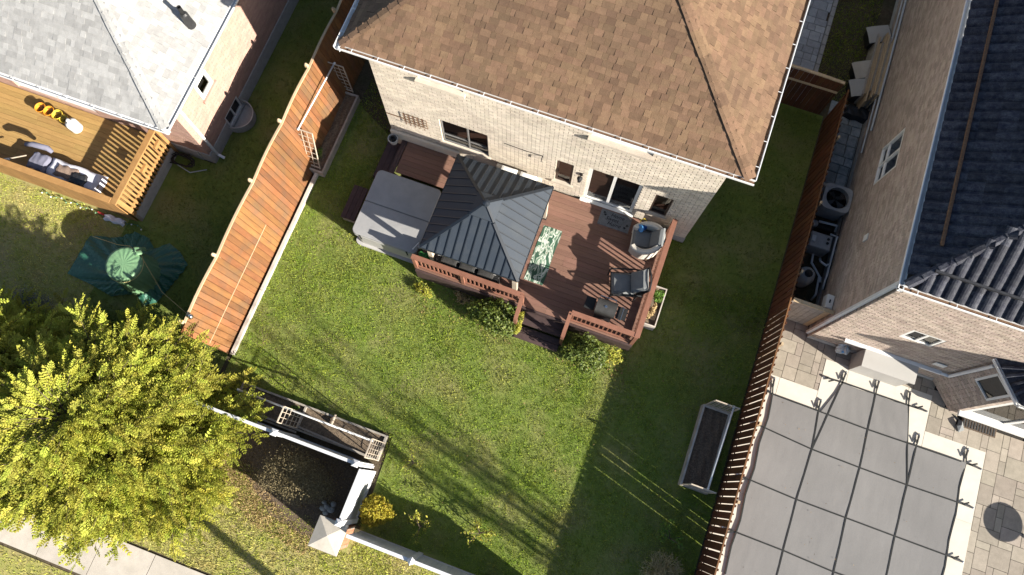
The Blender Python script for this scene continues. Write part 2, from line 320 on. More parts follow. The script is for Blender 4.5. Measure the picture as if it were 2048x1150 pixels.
# ------------------------------------------------------------------ ground
g = MB(); g.add([(-150, -150, -.03), (150, -150, -.03), (150, 150, -.03), (-150, 150, -.03)], [(0, 1, 2, 3)]); struct('ground', g, M['dirt'])
def sheet(name, m, poly, z):
    q = MB(); q.add([(x, y, z) for x, y in poly], [tuple(range(len(poly)))]); return struct(name, q, m)
back = [(-8.28, -.25), (-3.4, .25), (-3.3, -2.25), (4.98, -2.25), (4.98, 7.2), (2.22, 6.8), (2.22, 7.9), (-6.3, 7.9), (-8.2, 8.9), (-8.28, 6.3)]
sheet('back_lawn', M['lawn_soil'], [(-8.28, -.25), (-3.4, .25), (-3.3, -2.25), (4.98, -2.25), (4.98, 13.1), (2.2, 13.1), (2.2, 7.9), (-6.3, 7.9), (-8.2, 8.9), (-8.28, 6.3)], -.006)
left = [(-22, -.5), (-8.4, -.5), (-8.4, 17), (-11.2, 17), (-11.2, 5.6), (-22, 5.6)]
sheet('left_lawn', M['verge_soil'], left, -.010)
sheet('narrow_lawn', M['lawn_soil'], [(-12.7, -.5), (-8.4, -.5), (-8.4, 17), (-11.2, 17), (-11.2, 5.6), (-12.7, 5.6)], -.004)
verge = [(-16, -4.5), (-16, -1.8), (-7.6, -1.0), (-4.2, -2.6), (-3.3, -2.4), (6, -2.4), (6, -9), (-4, -9), (-4, -4.5)]
sheet('verge_lawn', M['verge_soil'], verge, -.014)
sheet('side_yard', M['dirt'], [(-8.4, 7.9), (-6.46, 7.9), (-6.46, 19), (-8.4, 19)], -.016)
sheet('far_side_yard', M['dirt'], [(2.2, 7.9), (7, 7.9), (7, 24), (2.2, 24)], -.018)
sheet('garden_bed', M['mulch'], [(-7.5, -.75), (-3.55, -.75), (-3.55, -2.2), (-4.4, -2.9), (-5.6, -2.7), (-6.6, -2.0), (-7.5, -1.6)], .001)
sheet('lower_verge', M['verge_soil'], [(-20, -9), (-4, -9), (-4, -5.7), (-20, -5.7)], -.017)
sw = tag(bpy.data.objects.new('sidewalk', None), None, None, None, 'structure'); COL.objects.link(sw)
for i in range(10): boxpiece('paving_slab', sw, M['concrete'], -16.4+i*1.42, -16.4+(i+1)*1.42-.018, -5.62, -4.56, -.1, .02)

def hnoise(x, y): # cheap smooth noise for planting density
    return .5+.25*np.sin(1.7*x+.6*np.sin(2.3*y))+.25*np.sin(2.1*y+1.1*np.sin(1.3*x)+.7)
def grass(name, polys, holes, dens, hmax, m, seed, label, wob=.0):
    r = np.random.default_rng(seed); P = []
    for poly in polys:
        xs = [p[0] for p in poly]; ys = [p[1] for p in poly]; x0, x1, y0, y1 = min(xs), max(xs), min(ys), max(ys)
        n = int((x1-x0)*(y1-y0)*dens); x = r.uniform(x0, x1, n); y = r.uniform(y0, y1, n)
        k = np.zeros(n, bool); x_, y_ = x, y; x = x+wob*(np.sin(2.3*y_+1)*np.sin(3.1*x_)+r.normal(size=n)*.5); y = y+wob*(np.sin(2.9*x_+2)*np.sin(2.2*y_)+r.normal(size=n)*.5)
        for i in range(len(poly)):
            (a, b), (p, q) = poly[i], poly[i-1]
            if b != q: k ^= ((b > y) != (q > y)) & (x < (p-a)*(y-b)/(q-b)+a)
        x, y = x_, y_
        for (hx0, hx1, hy0, hy1) in holes: k &= ~((x > hx0) & (x < hx1) & (y > hy0) & (y < hy1))
        clump = .5+.5*np.sin(9.1*x+2*np.sin(7.3*y))*np.sin(8.3*y+2*np.sin(6.1*x))
        k &= r.random(n) < .35+.65*np.maximum(hnoise(x, y), clump*.8)
        P.append(np.stack([x[k], y[k]], 1))
    P = np.concatenate(P); n = len(P)
    cl = .5+.5*np.sin(11.3*P[:, 0]+2.2*np.sin(8.1*P[:, 1]))*np.sin(10.7*P[:, 1]+2.4*np.sin(7.9*P[:, 0]))
    h = hmax*(.35+.65*r.random(n))*(.45+.75*cl); a = r.uniform(0, 2*np.pi, n); w = r.uniform(.006, .013, n); lean = h*r.uniform(.5, 1.7, n); b = r.uniform(0, 2*np.pi, n)
    v = np.empty((n, 3, 3)); dx, dy = np.cos(a)*w, np.sin(a)*w
    v[:, 0] = np.stack([P[:, 0]-dx, P[:, 1]-dy, np.full(n, -.02)], 1); v[:, 1] = np.stack([P[:, 0]+dx, P[:, 1]+dy, np.full(n, -.02)], 1)
    v[:, 2] = np.stack([P[:, 0]+np.cos(b)*lean, P[:, 1]+np.sin(b)*lean, h], 1)
    o = bpy.data.objects.new(name, npmesh(name, v.reshape(-1, 3), np.arange(3*n).reshape(n, 3), m, r.random(n))); COL.objects.link(o)
    return tag(o, label, 'grass', None, 'stuff')
grass('back_grass', [back], [(-6.42, -4.4, 4.76, 8), (-4.4, 1.75, 4.46, 8), (-1.35, -.05, 3.75, 4.5), (3.95, 4.75, 1.55, 3.75)], 2700, .055, M['grass'], 1, 'mown back lawn of short mixed green and straw grass below the brown deck', wob=.12)
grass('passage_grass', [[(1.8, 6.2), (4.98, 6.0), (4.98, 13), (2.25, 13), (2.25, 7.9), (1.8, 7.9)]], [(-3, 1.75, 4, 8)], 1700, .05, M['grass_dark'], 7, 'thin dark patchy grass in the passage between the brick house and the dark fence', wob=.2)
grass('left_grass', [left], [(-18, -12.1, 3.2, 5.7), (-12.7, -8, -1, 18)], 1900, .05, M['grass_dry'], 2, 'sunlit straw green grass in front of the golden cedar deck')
grass('narrow_grass', [left], [(-23, -12.7, -1, 18), (-12.7, -12.1, 3.2, 5.7)], 2000, .05, M['grass_dark'], 5, 'grass coloured dark for the shade in the narrow yard between the pink house and the cedar fence')  # fence shade put into the grass colour, split from the straw lawn
grass('verge_grass', [verge], [(-4.0, -3.3, -2.9, -2.1), (-7.4, -3.6, -1.75, -.7), (-6.3, -3.9, -2.4, -1.7)], 2300, .055, M['grass_dry'], 3, 'sunlit straw coloured grass strip between the white fence and the sidewalk')
grass('lower_grass', [[(-20, -9), (-6, -9), (-6, -5.72), (-20, -5.72)]], [], 700, .06, M['grass_dry'], 8, 'sparse dry grass between the sidewalk and the street in the corner')
grass('dead_grass', [[(-7.7, -1.5), (-6.6, -1.7), (-5.4, -2.5), (-4.3, -2.9), (-4.4, -3.3), (-5.8, -3.1), (-7.2, -2.5), (-8, -2.0)]], [], 2200, .08, M['straw'], 6, 'matted dead straw grass along the edge of the mulch bed')
grass('side_grass', [[(-8.0, 7.9), (-6.5, 7.9), (-6.5, 12), (-8, 12)], [(4.4, 14), (5.6, 13.4), (5.8, 18), (4.4, 18)]], [], 1500, .05, M['grass'], 4, 'thin patchy grass in the narrow strips beside the house walls')

# ------------------------------------------------------------------ builders for houses
def brick_wall(parent, bm, mm, O, u, n, w, h, openings=(), bl=.22, bh=.075, z0=0, dep=.09, gap=.010, rec=.012, bed=.35):
    """real courses of bricks on a wall; O foot corner, u along, n outward; openings (u0,z0,u1,z1)"""
    O, u, n = Vector(O), Vector(u), Vector(n); B = MB(); Mo = MB(); k = 0; z = z0
    def slab(mb, a, b, z1, z2, d0, d1, r=None):
        p = [O+u*a+n*d0, O+u*b+n*d0, O+u*b+n*d1, O+u*a+n*d1]
        vs = [(*q.xy, z1) for q in p] + [(*q.xy, z2) for q in p]
        f = [(3, 2, 1, 0), (4, 5, 6, 7), (0, 1, 5, 4), (1, 2, 6, 5), (2, 3, 7, 6), (3, 0, 4, 7)]
        if u.cross(n).z < 0: f = [tuple(reversed(q)) for q in f]
        mb.add(vs, f, r)
    while z < h-.01:
        zt = min(z+bh, h); zm = (z+zt)/2; iv = [(0, w)]
        for (a, b, c, d) in openings:
            if b < zm < d:
                nv = []
                for (p, q) in iv:
                    if a > p: nv.append((p, min(q, a)))
                    if c < q: nv.append((max(p, c), q))
                iv = [t for t in nv if t[1]-t[0] > .004]
        for (p, q) in iv:
            slab(Mo, p, q, z, zt, -dep, -rec)
            x = -bl*(.5 if k % 2 else 0)
            while x < q:
                a, b = max(x, p), min(x+bl, q)
                if b-a > .03: j = random.uniform(-.0015, .0025); slab(B, a+gap/2, b-gap/2, z+gap*bed*.5, zt-gap*bed*.5, -.04, .0+j)
                x += bl
        z += bh; k += 1
    part('mortar', Mo, mm, parent, kind='stuff'); part('brick', B, bm, parent, kind='stuff')
def shingles(parent, p0, p1, up, inl, inr, length, m, under, expo=.138, tw=.19, nind=300, vis=None, wvar=.45, th=.011):
    """courses of shingle tabs on a slope: eave p0->p1, up = unit up-slope; inl/inr = how far the two ends run in per metre of slope"""
    p0, p1, up = Vector(p0), Vector(p1), Vector(up).normalized(); ux = (p1-p0).normalized(); L = (p1-p0).length; nrm = ux.cross(up).normalized()
    if nrm.z < 0: nrm = -nrm
    un = MB(); un.add([p0, p1, p1-ux*inr*length+up*length, p0+ux*inl*length+up*length], [(0, 1, 2, 3)]); part('underlay', un, under, parent)
    tabs = []; s = 0
    while s < length:
        a = inl*(s+expo*.5)-.03; b = L-inr*(s+expo*.5)+.03; x = a-random.random()*tw
        while x < b:
            w = tw*random.uniform(1-wvar, 1+wvar); q, r = max(x, a), min(x+w, b)
            if r-q > .03: tabs.append((q, r, s, random.choice((1, 1, 1.7))))
            x += w
        s += expo
    def ok(t):
        c = p0+ux*((t[0]+t[1])/2)+up*t[2]; return vis is None or vis(c)
    cam0 = Vector(camo.location)
    order = sorted(range(len(tabs)), key=lambda i: (p0+ux*((tabs[i][0]+tabs[i][1])/2)+up*tabs[i][2]-cam0).length/max(.2, tabs[i][1]-tabs[i][0])**.5 + (0 if ok(tabs[i]) else 1e3))
    ind = set(order[:nind])
    um = MB(); um.add([(-.5, 0, 0), (.5, 0, 0), (.5, 0, 1), (-.5, 0, 1), (-.5, 1, 0), (.5, 1, 0)], [(0, 1, 2, 3), (3, 2, 5, 4), (0, 3, 4), (2, 1, 5)], 0)
    me = um.mesh('shingle', m); rest = MB()
    for i, (a, b, s, k) in enumerate(tabs):
        w = b-a-.004; T = mtx(p0+ux*((a+b)/2)+up*(s-.012)+nrm*.002, ux, up, nrm, (w, expo*1.35, th*k*1.3))
        if i in ind: piece('shingle', me, parent, T)
        else:
            o = len(rest.v); rest.add(um.v, um.f); rest.xf(T, o)
    if rest.v: part('shingle', rest, m, parent, kind='stuff')
def hip_caps(parent, a, b, m, w=.27, l=.27, h=.030):
    a, b = Vector(a), Vector(b); d = (b-a).normalized(); sd = d.cross(Vector((0, 0, 1))).normalized(); up = sd.cross(d).normalized(); L = (b-a).length
    q = MB(); q.add([(-.5, 0, -.32), (-.22, 0, .22), (.22, 0, .22), (.5, 0, -.32), (-.5, 1, -.55), (-.22, 1, -.05), (.22, 1, -.05), (.5, 1, -.55)], [(0, 1, 5, 4), (1, 2, 6, 5), (2, 3, 7, 6), (0, 3, 2, 1)], 0)
    me = q.mesh('hip_cap', m); s = 0
    while s < L: piece('hip_cap', me, parent, mtx(a+d*s+up*.02, sd, d, up, (w*random.uniform(.92, 1.05), l*1.25, h*1.6))); s += l
def gutter(parent, a, b, out, w=.12, h=.1, hang=.62, litter=True):
    """U gutter a->b, out = horizontal unit away from the roof"""
    a, b, out = Vector(a), Vector(b), Vector(out); z = Vector((0, 0, 1)); d = (b-a).normalized(); L = (b-a).length
    t = MB(); pr = [(0, 0), (0, -h), (w*.75, -h), (w, -h*.45), (w, .012), (w-.018, .012), (w-.018, -h*.4), (w*.7, -h+.012), (.012, -h+.012), (.012, 0)]; n = len(pr)
    vs = [c+out*x+z*y for c in (a, b) for x, y in pr]
    t.add(vs, [(i, (i+1) % n, n+(i+1) % n, n+i) for i in range(n)] + [tuple(range(n)), tuple(range(2*n-1, n-1, -1))])
    gt = part('gutter', t, M['white_metal'], parent)
    if litter:
        f = MB(); f.add([a+out*.014-z*h*.55, b+out*.014-z*h*.55, b+out*(w-.02)-z*h*.55, a+out*(w-.02)-z*h*.55], [(0, 1, 2, 3)]); part('leaf_litter', f, M['gutter_in'], gt)
    s = hang*.5
    hm = MB()
    while s < L: piece('hanger', unit_box('hanger', M['white_metal']), gt, mtx(a+d*s+out*w*.5+z*.004, d, out, z, (.013, w, .010))); s += hang
    fb = MB(); fb.add([a-out*.004-z*.16, b-out*.004-z*.16, b-out*.004+z*.0, a-out*.004+z*.0], [(0, 1, 2, 3)]); part('fascia', fb, M['white_metal'], gt)
    return gt
def window(parent, O, u, n, x0, z0, x1, z1, fm, deep=.07, fw=.05, mull=(), sill=None, inner=None, rails=(), sillm=None, name='window', blind=None):
    O, u, n = Vector(O), Vector(u), Vector(n); Z = Vector((0, 0, 1))
    P = lambda a, z, d: O+u*a+n*d+Z*z
    def bx(mb, a, b, c, d, e, f):
        p = [P(a, c, e), P(b, c, e), P(b, c, f), P(a, c, f), P(a, d, e), P(b, d, e), P(b, d, f), P(a, d, f)]
        fs = [(3, 2, 1, 0), (4, 5, 6, 7), (0, 1, 5, 4), (1, 2, 6, 5), (2, 3, 7, 6), (3, 0, 4, 7)]
        mb.add(p, fs)
    fr = MB(); d0, d1 = -deep-.04, -deep+.025
    bx(fr, x0, x0+fw, z0, z1, d0, d1); bx(fr, x1-fw, x1, z0, z1, d0, d1); bx(fr, x0+fw, x1-fw, z0, z0+fw, d0, d1); bx(fr, x0+fw, x1-fw, z1-fw, z1, d0, d1)
    w = part(name, fr, fm, parent)
    xs = [x0+fw] + [q for m_ in mull for q in (m_-fw*.5, m_+fw*.5)] + [x1-fw]
    for m_ in mull: q = MB(); bx(q, m_-fw*.5, m_+fw*.5, z0+fw, z1-fw, d0, d1-.004); part('mullion', q, fm, w)
    for rz in rails: q = MB(); bx(q, x0+fw, x1-fw, rz-fw*.35, rz+fw*.35, d0, d1-.008); part('rail', q, fm, w)
    for i in range(0, len(xs), 2): q = MB(); q.add([P(xs[i], z0+fw, -deep-.012), P(xs[i+1], z0+fw, -deep-.012), P(xs[i+1], z1-fw, -deep-.012), P(xs[i], z1-fw, -deep-.012)], [(0, 1, 2, 3)]); part('pane', q, M['glass'], w)
    if sill: q = MB(); bx(q, x0-.07, x1+.07, z0-.09, z0, -deep-.03, sill); part('sill', q, sillm or M['brick_cream'], w)
    q = MB(); q.add([P(x0, z0, -.36), P(x1, z0, -.36), P(x1, z1, -.36), P(x0, z1, -.36), P(x0, z0, -deep-.04), P(x1, z0, -deep-.04), P(x1, z1, -deep-.04), P(x0, z1, -deep-.04)], [(0, 1, 2, 3), (0, 4, 7, 3), (1, 2, 6, 5), (0, 1, 5, 4), (3, 7, 6, 2)]); part('room', q, M['room_dark'], w)
    if blind: q = MB(); q.add([P(x0+fw, blind, -deep-.09), P(x1-fw, blind, -deep-.09), P(x1-fw, z1-fw, -deep-.09), P(x0+fw, z1-fw, -deep-.09)], [(0, 1, 2, 3)]); part('blind', q, M['curtain'], w)
    return w
def downpipe(parent, a, b, w=.075):
    q = MB(); q.bar(a, b, w, w*.8, up=(1, 0, 0)); o = part('downpipe', q, M['white_metal'], parent)
    return o
X, Y, Z = Vector((1, 0, 0)), Vector((0, 1, 0)), Vector((0, 0, 1))
def inview(p, m=1.03):
    q = camo.matrix_basis.inverted() @ Vector(p)
    return q.z < 0 and abs(q.x/-q.z*1500/1024) < m and abs(q.y/-q.z*1500/575) < m
def hip_roof(parent, x0, x1, y0, y1, z, pitch, m, under, sides, nind, capm, **kw):
    """hip roof over a rectangle; sides: string of S E N W that get real shingles"""
    run = min(x1-x0, y1-y0)/2; c = math.sqrt(1+pitch*pitch); ln = run*c; k = 1/c
    sl = {'S': ((x0, y0), (x1, y0), (0, 1)), 'E': ((x1, y0), (x1, y1), (-1, 0)), 'N': ((x1, y1), (x0, y1), (0, -1)), 'W': ((x0, y1), (x0, y0), (1, 0))}
    for s, (a, b, u) in sl.items():
        p0, p1, up = Vector((*a, z)), Vector((*b, z)), Vector((*u, pitch))
        if s in sides: shingles(parent, p0, p1, up, k, k, ln, m, under, nind=nind.get(s, 0), vis=inview, **kw)
        else:
            d = (p1-p0).normalized(); q = MB(); q.add([p0, p1, p1-d*run+Vector(u).to_3d()*run+Z*run*pitch, p0+d*run+Vector(u).to_3d()*run+Z*run*pitch], [(0, 1, 2, 3)]); part('roof_plane', q, m, parent)
    for (cx, cy, sx, sy) in ((x0, y0, 1, 1), (x1, y0, -1, 1)): hip_caps(parent, (cx, cy, z), (cx+sx*run, cy+sy*run, z+run*pitch), capm)

# ------------------------------------------------------------------ the middle house
H = thing('brick_house', 'cream brick house with brown shingle roof behind the brown deck', 'house', (-2.1, 14, 0))
ops = [(-4.88+6.45, 1.36, -3.56+6.45, 2.66), (-1.68+6.45, 1.30, -1.23+6.45, 2.54), (-.82+6.45, .75, .57+6.45, 2.72), (.96+6.45, 1.26, 1.42+6.45, 2.49), (-5.2+6.45, 4.42, -4.1+6.45, 5.16), (-.95+6.45, 4.36, .5+6.45, 5.12)]
brick_wall(H, M['brick_cream'], M['mortar_cream'], (-6.45, 7.94, 0), X, -Y, 8.65, 5.32, ops, z0=.3, gap=.014, rec=.022, bed=.3)
q = MB(); q.box(-6.45, 2.2, 8.31, 20, 0, 5.3); q.box(-6.45, -6.36, 8.03, 8.31, 0, 5.3); q.box(2.11, 2.2, 8.03, 8.31, 0, 5.3); part('side_wall', q, M['brick_cream'], H)
q = MB(); q.box(-6.46, 2.21, 7.925, 8.2, -.2, .3); part('foundation', q, M['foundation'], H)
q = MB(); q.bbox(-6.45, -4.4, 7.86, 7.935, .3, 1.13, .02); part('foundation_ledge', q, M['brick_cream'], H)
q = MB(); q.add([(-6.8, 7.62, 5.30), (2.55, 7.62, 5.30), (2.55, 20.3, 5.30), (-6.8, 20.3, 5.30)], [(0, 1, 2, 3)]); part('soffit', q, M['white_metal'], H)
hip_roof(H, -6.8, 2.55, 7.6, 20.3, 5.45, .58, M['shingle_brown'], M['underlay'], 'SEW', {'S': 200, 'E': 90, 'W': 10}, M['shingle_brown'])
gutter(H, (-6.8, 7.6, 5.45), (2.65, 7.6, 5.45), -Y); gutter(H, (2.55, 7.6, 5.45), (2.55, 20, 5.45), X); gutter(H, (-6.8, 20, 5.45), (-6.8, 7.5, 5.45), -X, litter=False)
WO = (-6.45, 7.94, 0)
window(H, WO, X, -Y, *[ops[0][i] for i in (0, 1, 2, 3)], M['frame_grey'], mull=(2.32,), sill=.05, rails=(1.74,), fw=.035, blind=1.78)
window(H, WO, X, -Y, *ops[1], M['frame_dark'], sill=.05, fw=.06, blind=1.5)
window(H, WO, X, -Y, *ops[3], M['frame_dark'], sill=.05, fw=.05)
for k in (4, 5): window(H, WO, X, -Y, *ops[k], M['white_metal'], sill=.10, fw=.05)
dr = window(H, WO, X, -Y, *ops[2], M['white_plastic'], mull=(-.14+6.45,), sill=.10, fw=.08, sillm=M['white_plastic'], deep=.06, name='sliding_door')
q = MB(); q.bbox(.43, .47, 7.90, 7.96, 1.55, 1.75, .01); part('handle', q, M['black_plastic'], dr)
q = MB(); q.add([(-.74, 8.1, .85), (-.2, 8.1, .85), (-.2, 8.1, 2.64), (-.74, 8.1, 2.64)], [(0, 1, 2, 3)]); part('curtain', q, M['curtain'], dr)
def lantern(x, z, label):
    t = thing('wall_lantern', label, 'lamp', (x, 7.94, z))
    q = MB(); q.box(x-.04, x+.04, 7.91, 7.938, z-.06, z+.08); part('back_plate', q, M['black_plastic'], t)
    q = MB(); q.tube([(x, 7.92, z+.04), (x, 7.85, z+.1), (x, 7.80, z+.07)], .011, 6); part('arm', q, M['black_plastic'], t)
    q = MB(); q.lathe((x, 7.80, z-.16), [(.03, 0), (.05, .02), (.055, .17), (.075, .18), (.02, .25)], 8); part('shade', q, M['black_plastic'], t)
lantern(-1.0, 2.2, 'black wall lantern between the small window and the sliding door')
t = thing('cable_bracket', 'thin cable on a wall bracket above the metal gazebo roof', 'bracket', (-2.06, 7.94, 2.5))
q = MB(); q.tube([(-3.1, 7.925, 2.53), (-2.6, 7.925, 2.50), (-2.06, 7.925, 2.52)], .009, 5); part('cable', q, M['dark_metal'], t)
q = MB(); q.bar((-2.06, 7.94, 2.52), (-2.06, 7.84, 2.5), .022); q.bar((-2.06, 7.84, 2.52), (-2.06, 7.84, 2.36), .018); part('hook', q, M['dark_metal'], t)
t = thing('wall_rack', 'small rusty wire rack with hooks hanging on the cream brick wall', 'rack', (-5.6, 7.94, 2.1))
q = MB()
for z_ in (1.92, 2.06, 2.2, 2.34): q.tube([(-5.9, 7.90, z_), (-5.25, 7.90, z_)], .009, 5)
for i in range(6): q.tube([(-5.9+i*.13, 7.90, 1.88), (-5.9+i*.13, 7.90, 2.38)], .009, 5)
part('wire_grid', q, M['gutter_in'], t)
q = MB()
for i in range(5): q.tube([(-5.85+i*.13, 7.90, 1.9), (-5.85+i*.13, 7.85, 1.86), (-5.85+i*.13, 7.84, 1.92)], .008, 5)
part('hooks', q, M['gutter_in'], t)
q = MB(); q.tube([(-6.4, 7.9, 2.06), (-5.25, 7.9, 2.06)], .012, 6); part('rod', q, M['gutter_in'], t)
t = thing('downspout_pot', 'small grey pot with a dark drain pipe at the house corner', 'pot', (-6.33, 7.75, .75))
q = MB(); q.lathe((-6.33, 7.72, .75), [(.11, 0), (.14, .2), (.15, .22), (.12, .22), (.1, .05)], 14); part('pot_body', q, M['foundation'], t)
q = MB(); q.lathe((-6.33, 7.72, .75), [(.06, .0), (.06, .27), (.045, .27), (.045, .1)], 10); part('drain_pipe', q, M['dark_metal'], t)

# ------------------------------------------------------------------ the left house
LH = thing('pink_house', 'pink brick house with pale grey shingle roof left of the cedar fence', 'house', (-15, 10, 0))
lo = [(6.62-5.65, 1.97, 7.2-5.65, 2.6), (6.78-5.65, .12, 7.54-5.65, .64)]
brick_wall(LH, M['brick_pink'], M['mortar_pink'], (-11.17, 5.65, 0), Y, X, 11, 3.3, lo, z0=.5, gap=.005)
brick_wall(LH, M['brick_pink'], M['mortar_pink'], (-20, 5.65, 0), X, -Y, 8.83, 3.3, [(2.9, .7, 5.5, 2.7)], z0=.5, gap=.005)
q = MB(); q.box(-20, -11.54, 6.02, 17, 0, 3.3); part('side_wall', q, M['brick_pink'], LH)
q = MB(); q.box(-11.54, -11.14, 5.63, 6.75, -.1, .5); q.box(-11.54, -11.14, 7.56, 17, -.1, .5); q.box(-11.54, -11.14, 6.75, 7.56, -.1, .115); q.box(-20, -11.54, 5.61, 6.0, -.1, .5); part('foundation', q, M['foundation'], LH)
q = MB(); q.add([(-20.5, 5.08, 3.28), (-10.86, 5.08, 3.28), (-10.86, 17, 3.28), (-20.5, 17, 3.28)], [(0, 1, 2, 3)]); part('soffit', q, M['white_metal'], LH)
hip_roof(LH, -20.6, -10.84, 5.08, 17, 3.4, .68, M['shingle_grey'], M['underlay_grey'], 'SE', {'S': 150, 'E': 150}, M['shingle_grey'], tw=.2, expo=.15)
gutter(LH, (-20.6, 5.08, 3.4), (-10.72, 5.08, 3.4), -Y, hang=.75, litter=False); gutter(LH, (-10.84, 5.08, 3.4), (-10.84, 17, 3.4), X, hang=3, litter=False)
LO = (-11.17, 5.65, 0)
window(LH, LO, Y, X, *lo[0], M['white_plastic'], fw=.09, sill=.07, sillm=M['brick_pink'], deep=.02)
window(LH, LO, Y, X, *lo[1], M['white_plastic'], fw=.04, mull=(1.5,), deep=.03)
window(LH, (-20, 5.65, 0), X, -Y, 2.9, .7, 5.5, 2.7, M['white_plastic'], fw=.08, mull=(4.2,), name='sliding_door')
q = MB(); q.bar((-11.12, 5.84, 3.2), (-11.12, 5.84, .2), .075, .06, up=(0, 1, 0)); q.bar((-11.12, 5.84, .2), (-10.95, 5.84, .08), .07); part('downpipe', q, M['white_metal'], LH)
t = thing('plumbing_vent', 'black plumbing vent pipe standing on the grey shingle roof', 'vent', (-11.3, 7.74, 3.75))
q = MB(); q.lathe((-11.3, 7.74, 3.7), [(.13, 0), (.11, .2), (.1, .45), (.07, .5)], 12); part('boot', q, M['dark_metal'], t)
q = MB(); q.lathe((-11.3, 7.74, 4.15), [(.055, 0), (.055, .28), (.04, .28), (.04, .1)], 10); part('pipe', q, M['black_plastic'], t)
t = thing('window_well', 'corrugated grey window well around the basement window of the pink house', 'window well', (-11.1, 7.15, 0))
q = MB(); pts = [(-11.13+.5*math.sin(math.pi*i/16), 7.16-.46*math.cos(math.pi*i/16)) for i in range(17)]
for k in range(16):
    a, b = pts[k], pts[k+1]; q.add([(*a, -.02), (*b, -.02), (*b, .30), (*a, .30), (a[0]*.999-.0+.0, a[1], .30)], [(0, 1, 2, 3)])
    q.bar((*a, .30), (*b, .30), .03)
part('steel_ring', q, M['foundation'], t)
q = MB(); q.prism(pts, -.03, .03); part('gravel', q, M['foundation'], t)
t = thing('hose_reel', 'tangle of dark garden hose lying by the pink house corner', 'hose', (-12.1, 5.35, 0))
q = MB(); r_ = random.Random(3)
pts = [(-12.1+.34*math.cos(i*.5)+r_.uniform(-.08, .08)+.012*i*.3, 5.33+.16*math.sin(i*.5)+r_.uniform(-.05, .05), .10+.012*i*.3+r_.uniform(-.02, .02)) for i in range(60)]
q.tube(pts, .018, 6); part('hose_coil', q, M['black_plastic'], t, smooth=True)
q = MB(); q.tube([(-12.5, 5.5, .2), (-12.2, 5.2, .12), (-11.7, 5.1, .05), (-11.3, 5.35, .03)], .014, 6); part('hose_end', q, M['pvc'], t, smooth=True)

# left deck
LD = thing('cedar_deck', 'golden cedar deck of the pink house with slatted side railing', 'deck', (-14.8, 4.4, 0))
k = 0; y = 3.38
while y < 5.6:
    xs = [-18.5, -15.6+random.uniform(-.8, .8), -12.4]
    for a, b in zip(xs, xs[1:]): boxpiece('deck_board', LD, M['cedar_deck'], a+.003, b-.003, y, y+.135, .565, .6+random.uniform(-.002, .002))
    y += .141
q = MB(); q.bbox(-12.46, -12.28, 3.22, 5.5, 1.47, 1.51, .008); part('rail_cap', q, M['cedar_rail'], LD)
q = MB(); q.bbox(-18.5, -12.47, 3.21, 3.38, 1.47, 1.51, .008); part('rail_cap', q, M['cedar_rail'], LD)
for z_ in (1.42, .66): q = MB(); q.box(-12.40, -12.365, 3.3, 5.45, z_-.045, z_+.045); part('rail', q, M['cedar_rail'], LD)
y = 3.36
while y < 5.45: boxpiece('slat', LD, M['cedar_rail'], -12.362, -12.325, y, y+.065, .42, 1.465); y += .125
for yy in (4.35, 5.12): boxpiece('block', LD, M['cedar_rail'], -12.322, -12.25, yy, yy+.26, 1.08, 1.2)
x = -18.4
while x < -12.5: boxpiece('skirt_board', LD, M['cedar_rail'], x, x+.135, 3.25, 3.275, .02, 1.46); x += .142
for xx, yy in ((-12.37, 3.28), (-12.37, 5.5), (-14.9, 3.3), (-17, 3.3)): boxpiece('post', LD, M['cedar_rail'], xx-.045, xx+.045, yy-.045+.06, yy+.045+.06, 0, 1.465)
q = MB(); q.box(-12.36, -12.325, 3.3, 5.5, .0, .42); part('fascia', q, M['foundation'], LD)
def bucket(x, y, r, h, m, label, inner):
    t = thing('bucket', label, 'bucket', (x, y, .6), 0, 'buckets along the left house wall')
    q = MB(); q.lathe((x, y, .6), [(r*.8, 0), (r, h), (r+.012, h), (r+.012, h-.03), (r-.012, h-.02), (r-.02, h*.35)], 18); part('bucket_body', q, m, t, smooth=True)
    q = MB(); q.lathe((x, y, .6), [(r-.03, h*.5), (.0, h*.56)], 14); part('contents', q, inner, t)
    q = MB(); q.tube([(x+(r+.02)*math.cos(a), y+(r+.02)*math.sin(a)*.5, .6+h*.85-.02*math.sin(a)) for a in [math.pi*i/8 for i in range(9)]], .006, 5); part('handle', q, M['silver'], t)
bucket(-16.08, 5.23, .14, .3, M['orange_plastic'], 'orange bucket farthest from the white jug', M['soil'])
bucket(-15.80, 5.22, .14, .3, M['orange_plastic'], 'orange bucket beside the yellow bucket, full of dark soil', M['soil'])
bucket(-15.52, 5.20, .14, .3, M['yellow_plastic'], 'large yellow bucket next to the orange buckets', M['leaf_litter'])
bucket(-15.30, 5.15, .11, .27, M['yellow_plastic'], 'small yellow bucket beside the white jug', M['leaf_litter'])
t = thing('water_jug', 'big white plastic jug at the end of the bucket row', 'jug', (-14.98, 5.08, .6))
q = MB(); q.lathe((-14.98, 5.08, .6), [(.15, 0), (.17, .03), (.165, .18), (.17, .2), (.165, .34), (.12, .4), (.05, .43), (.045, .47)], 20); part('jug_body', q, M['white_plastic'], t, smooth=True)
q = MB(); q.lathe((-14.98, 5.08, .6), [(.052, .46), (.052, .5), (0, .505)], 12); part('cap', q, M['white_plastic'], t)
q = MB(); q.tube([(-15.02, 5.12, 1.02), (-15.12, 5.16, 1.0), (-15.14, 5.15, .88)], .018, 6); part('handle', q, M['white_plastic'], t, smooth=True)
t = thing('covered_bench', 'bench on the cedar deck draped with a white and grey sheet', 'bench', (-14.3, 3.75, .6))
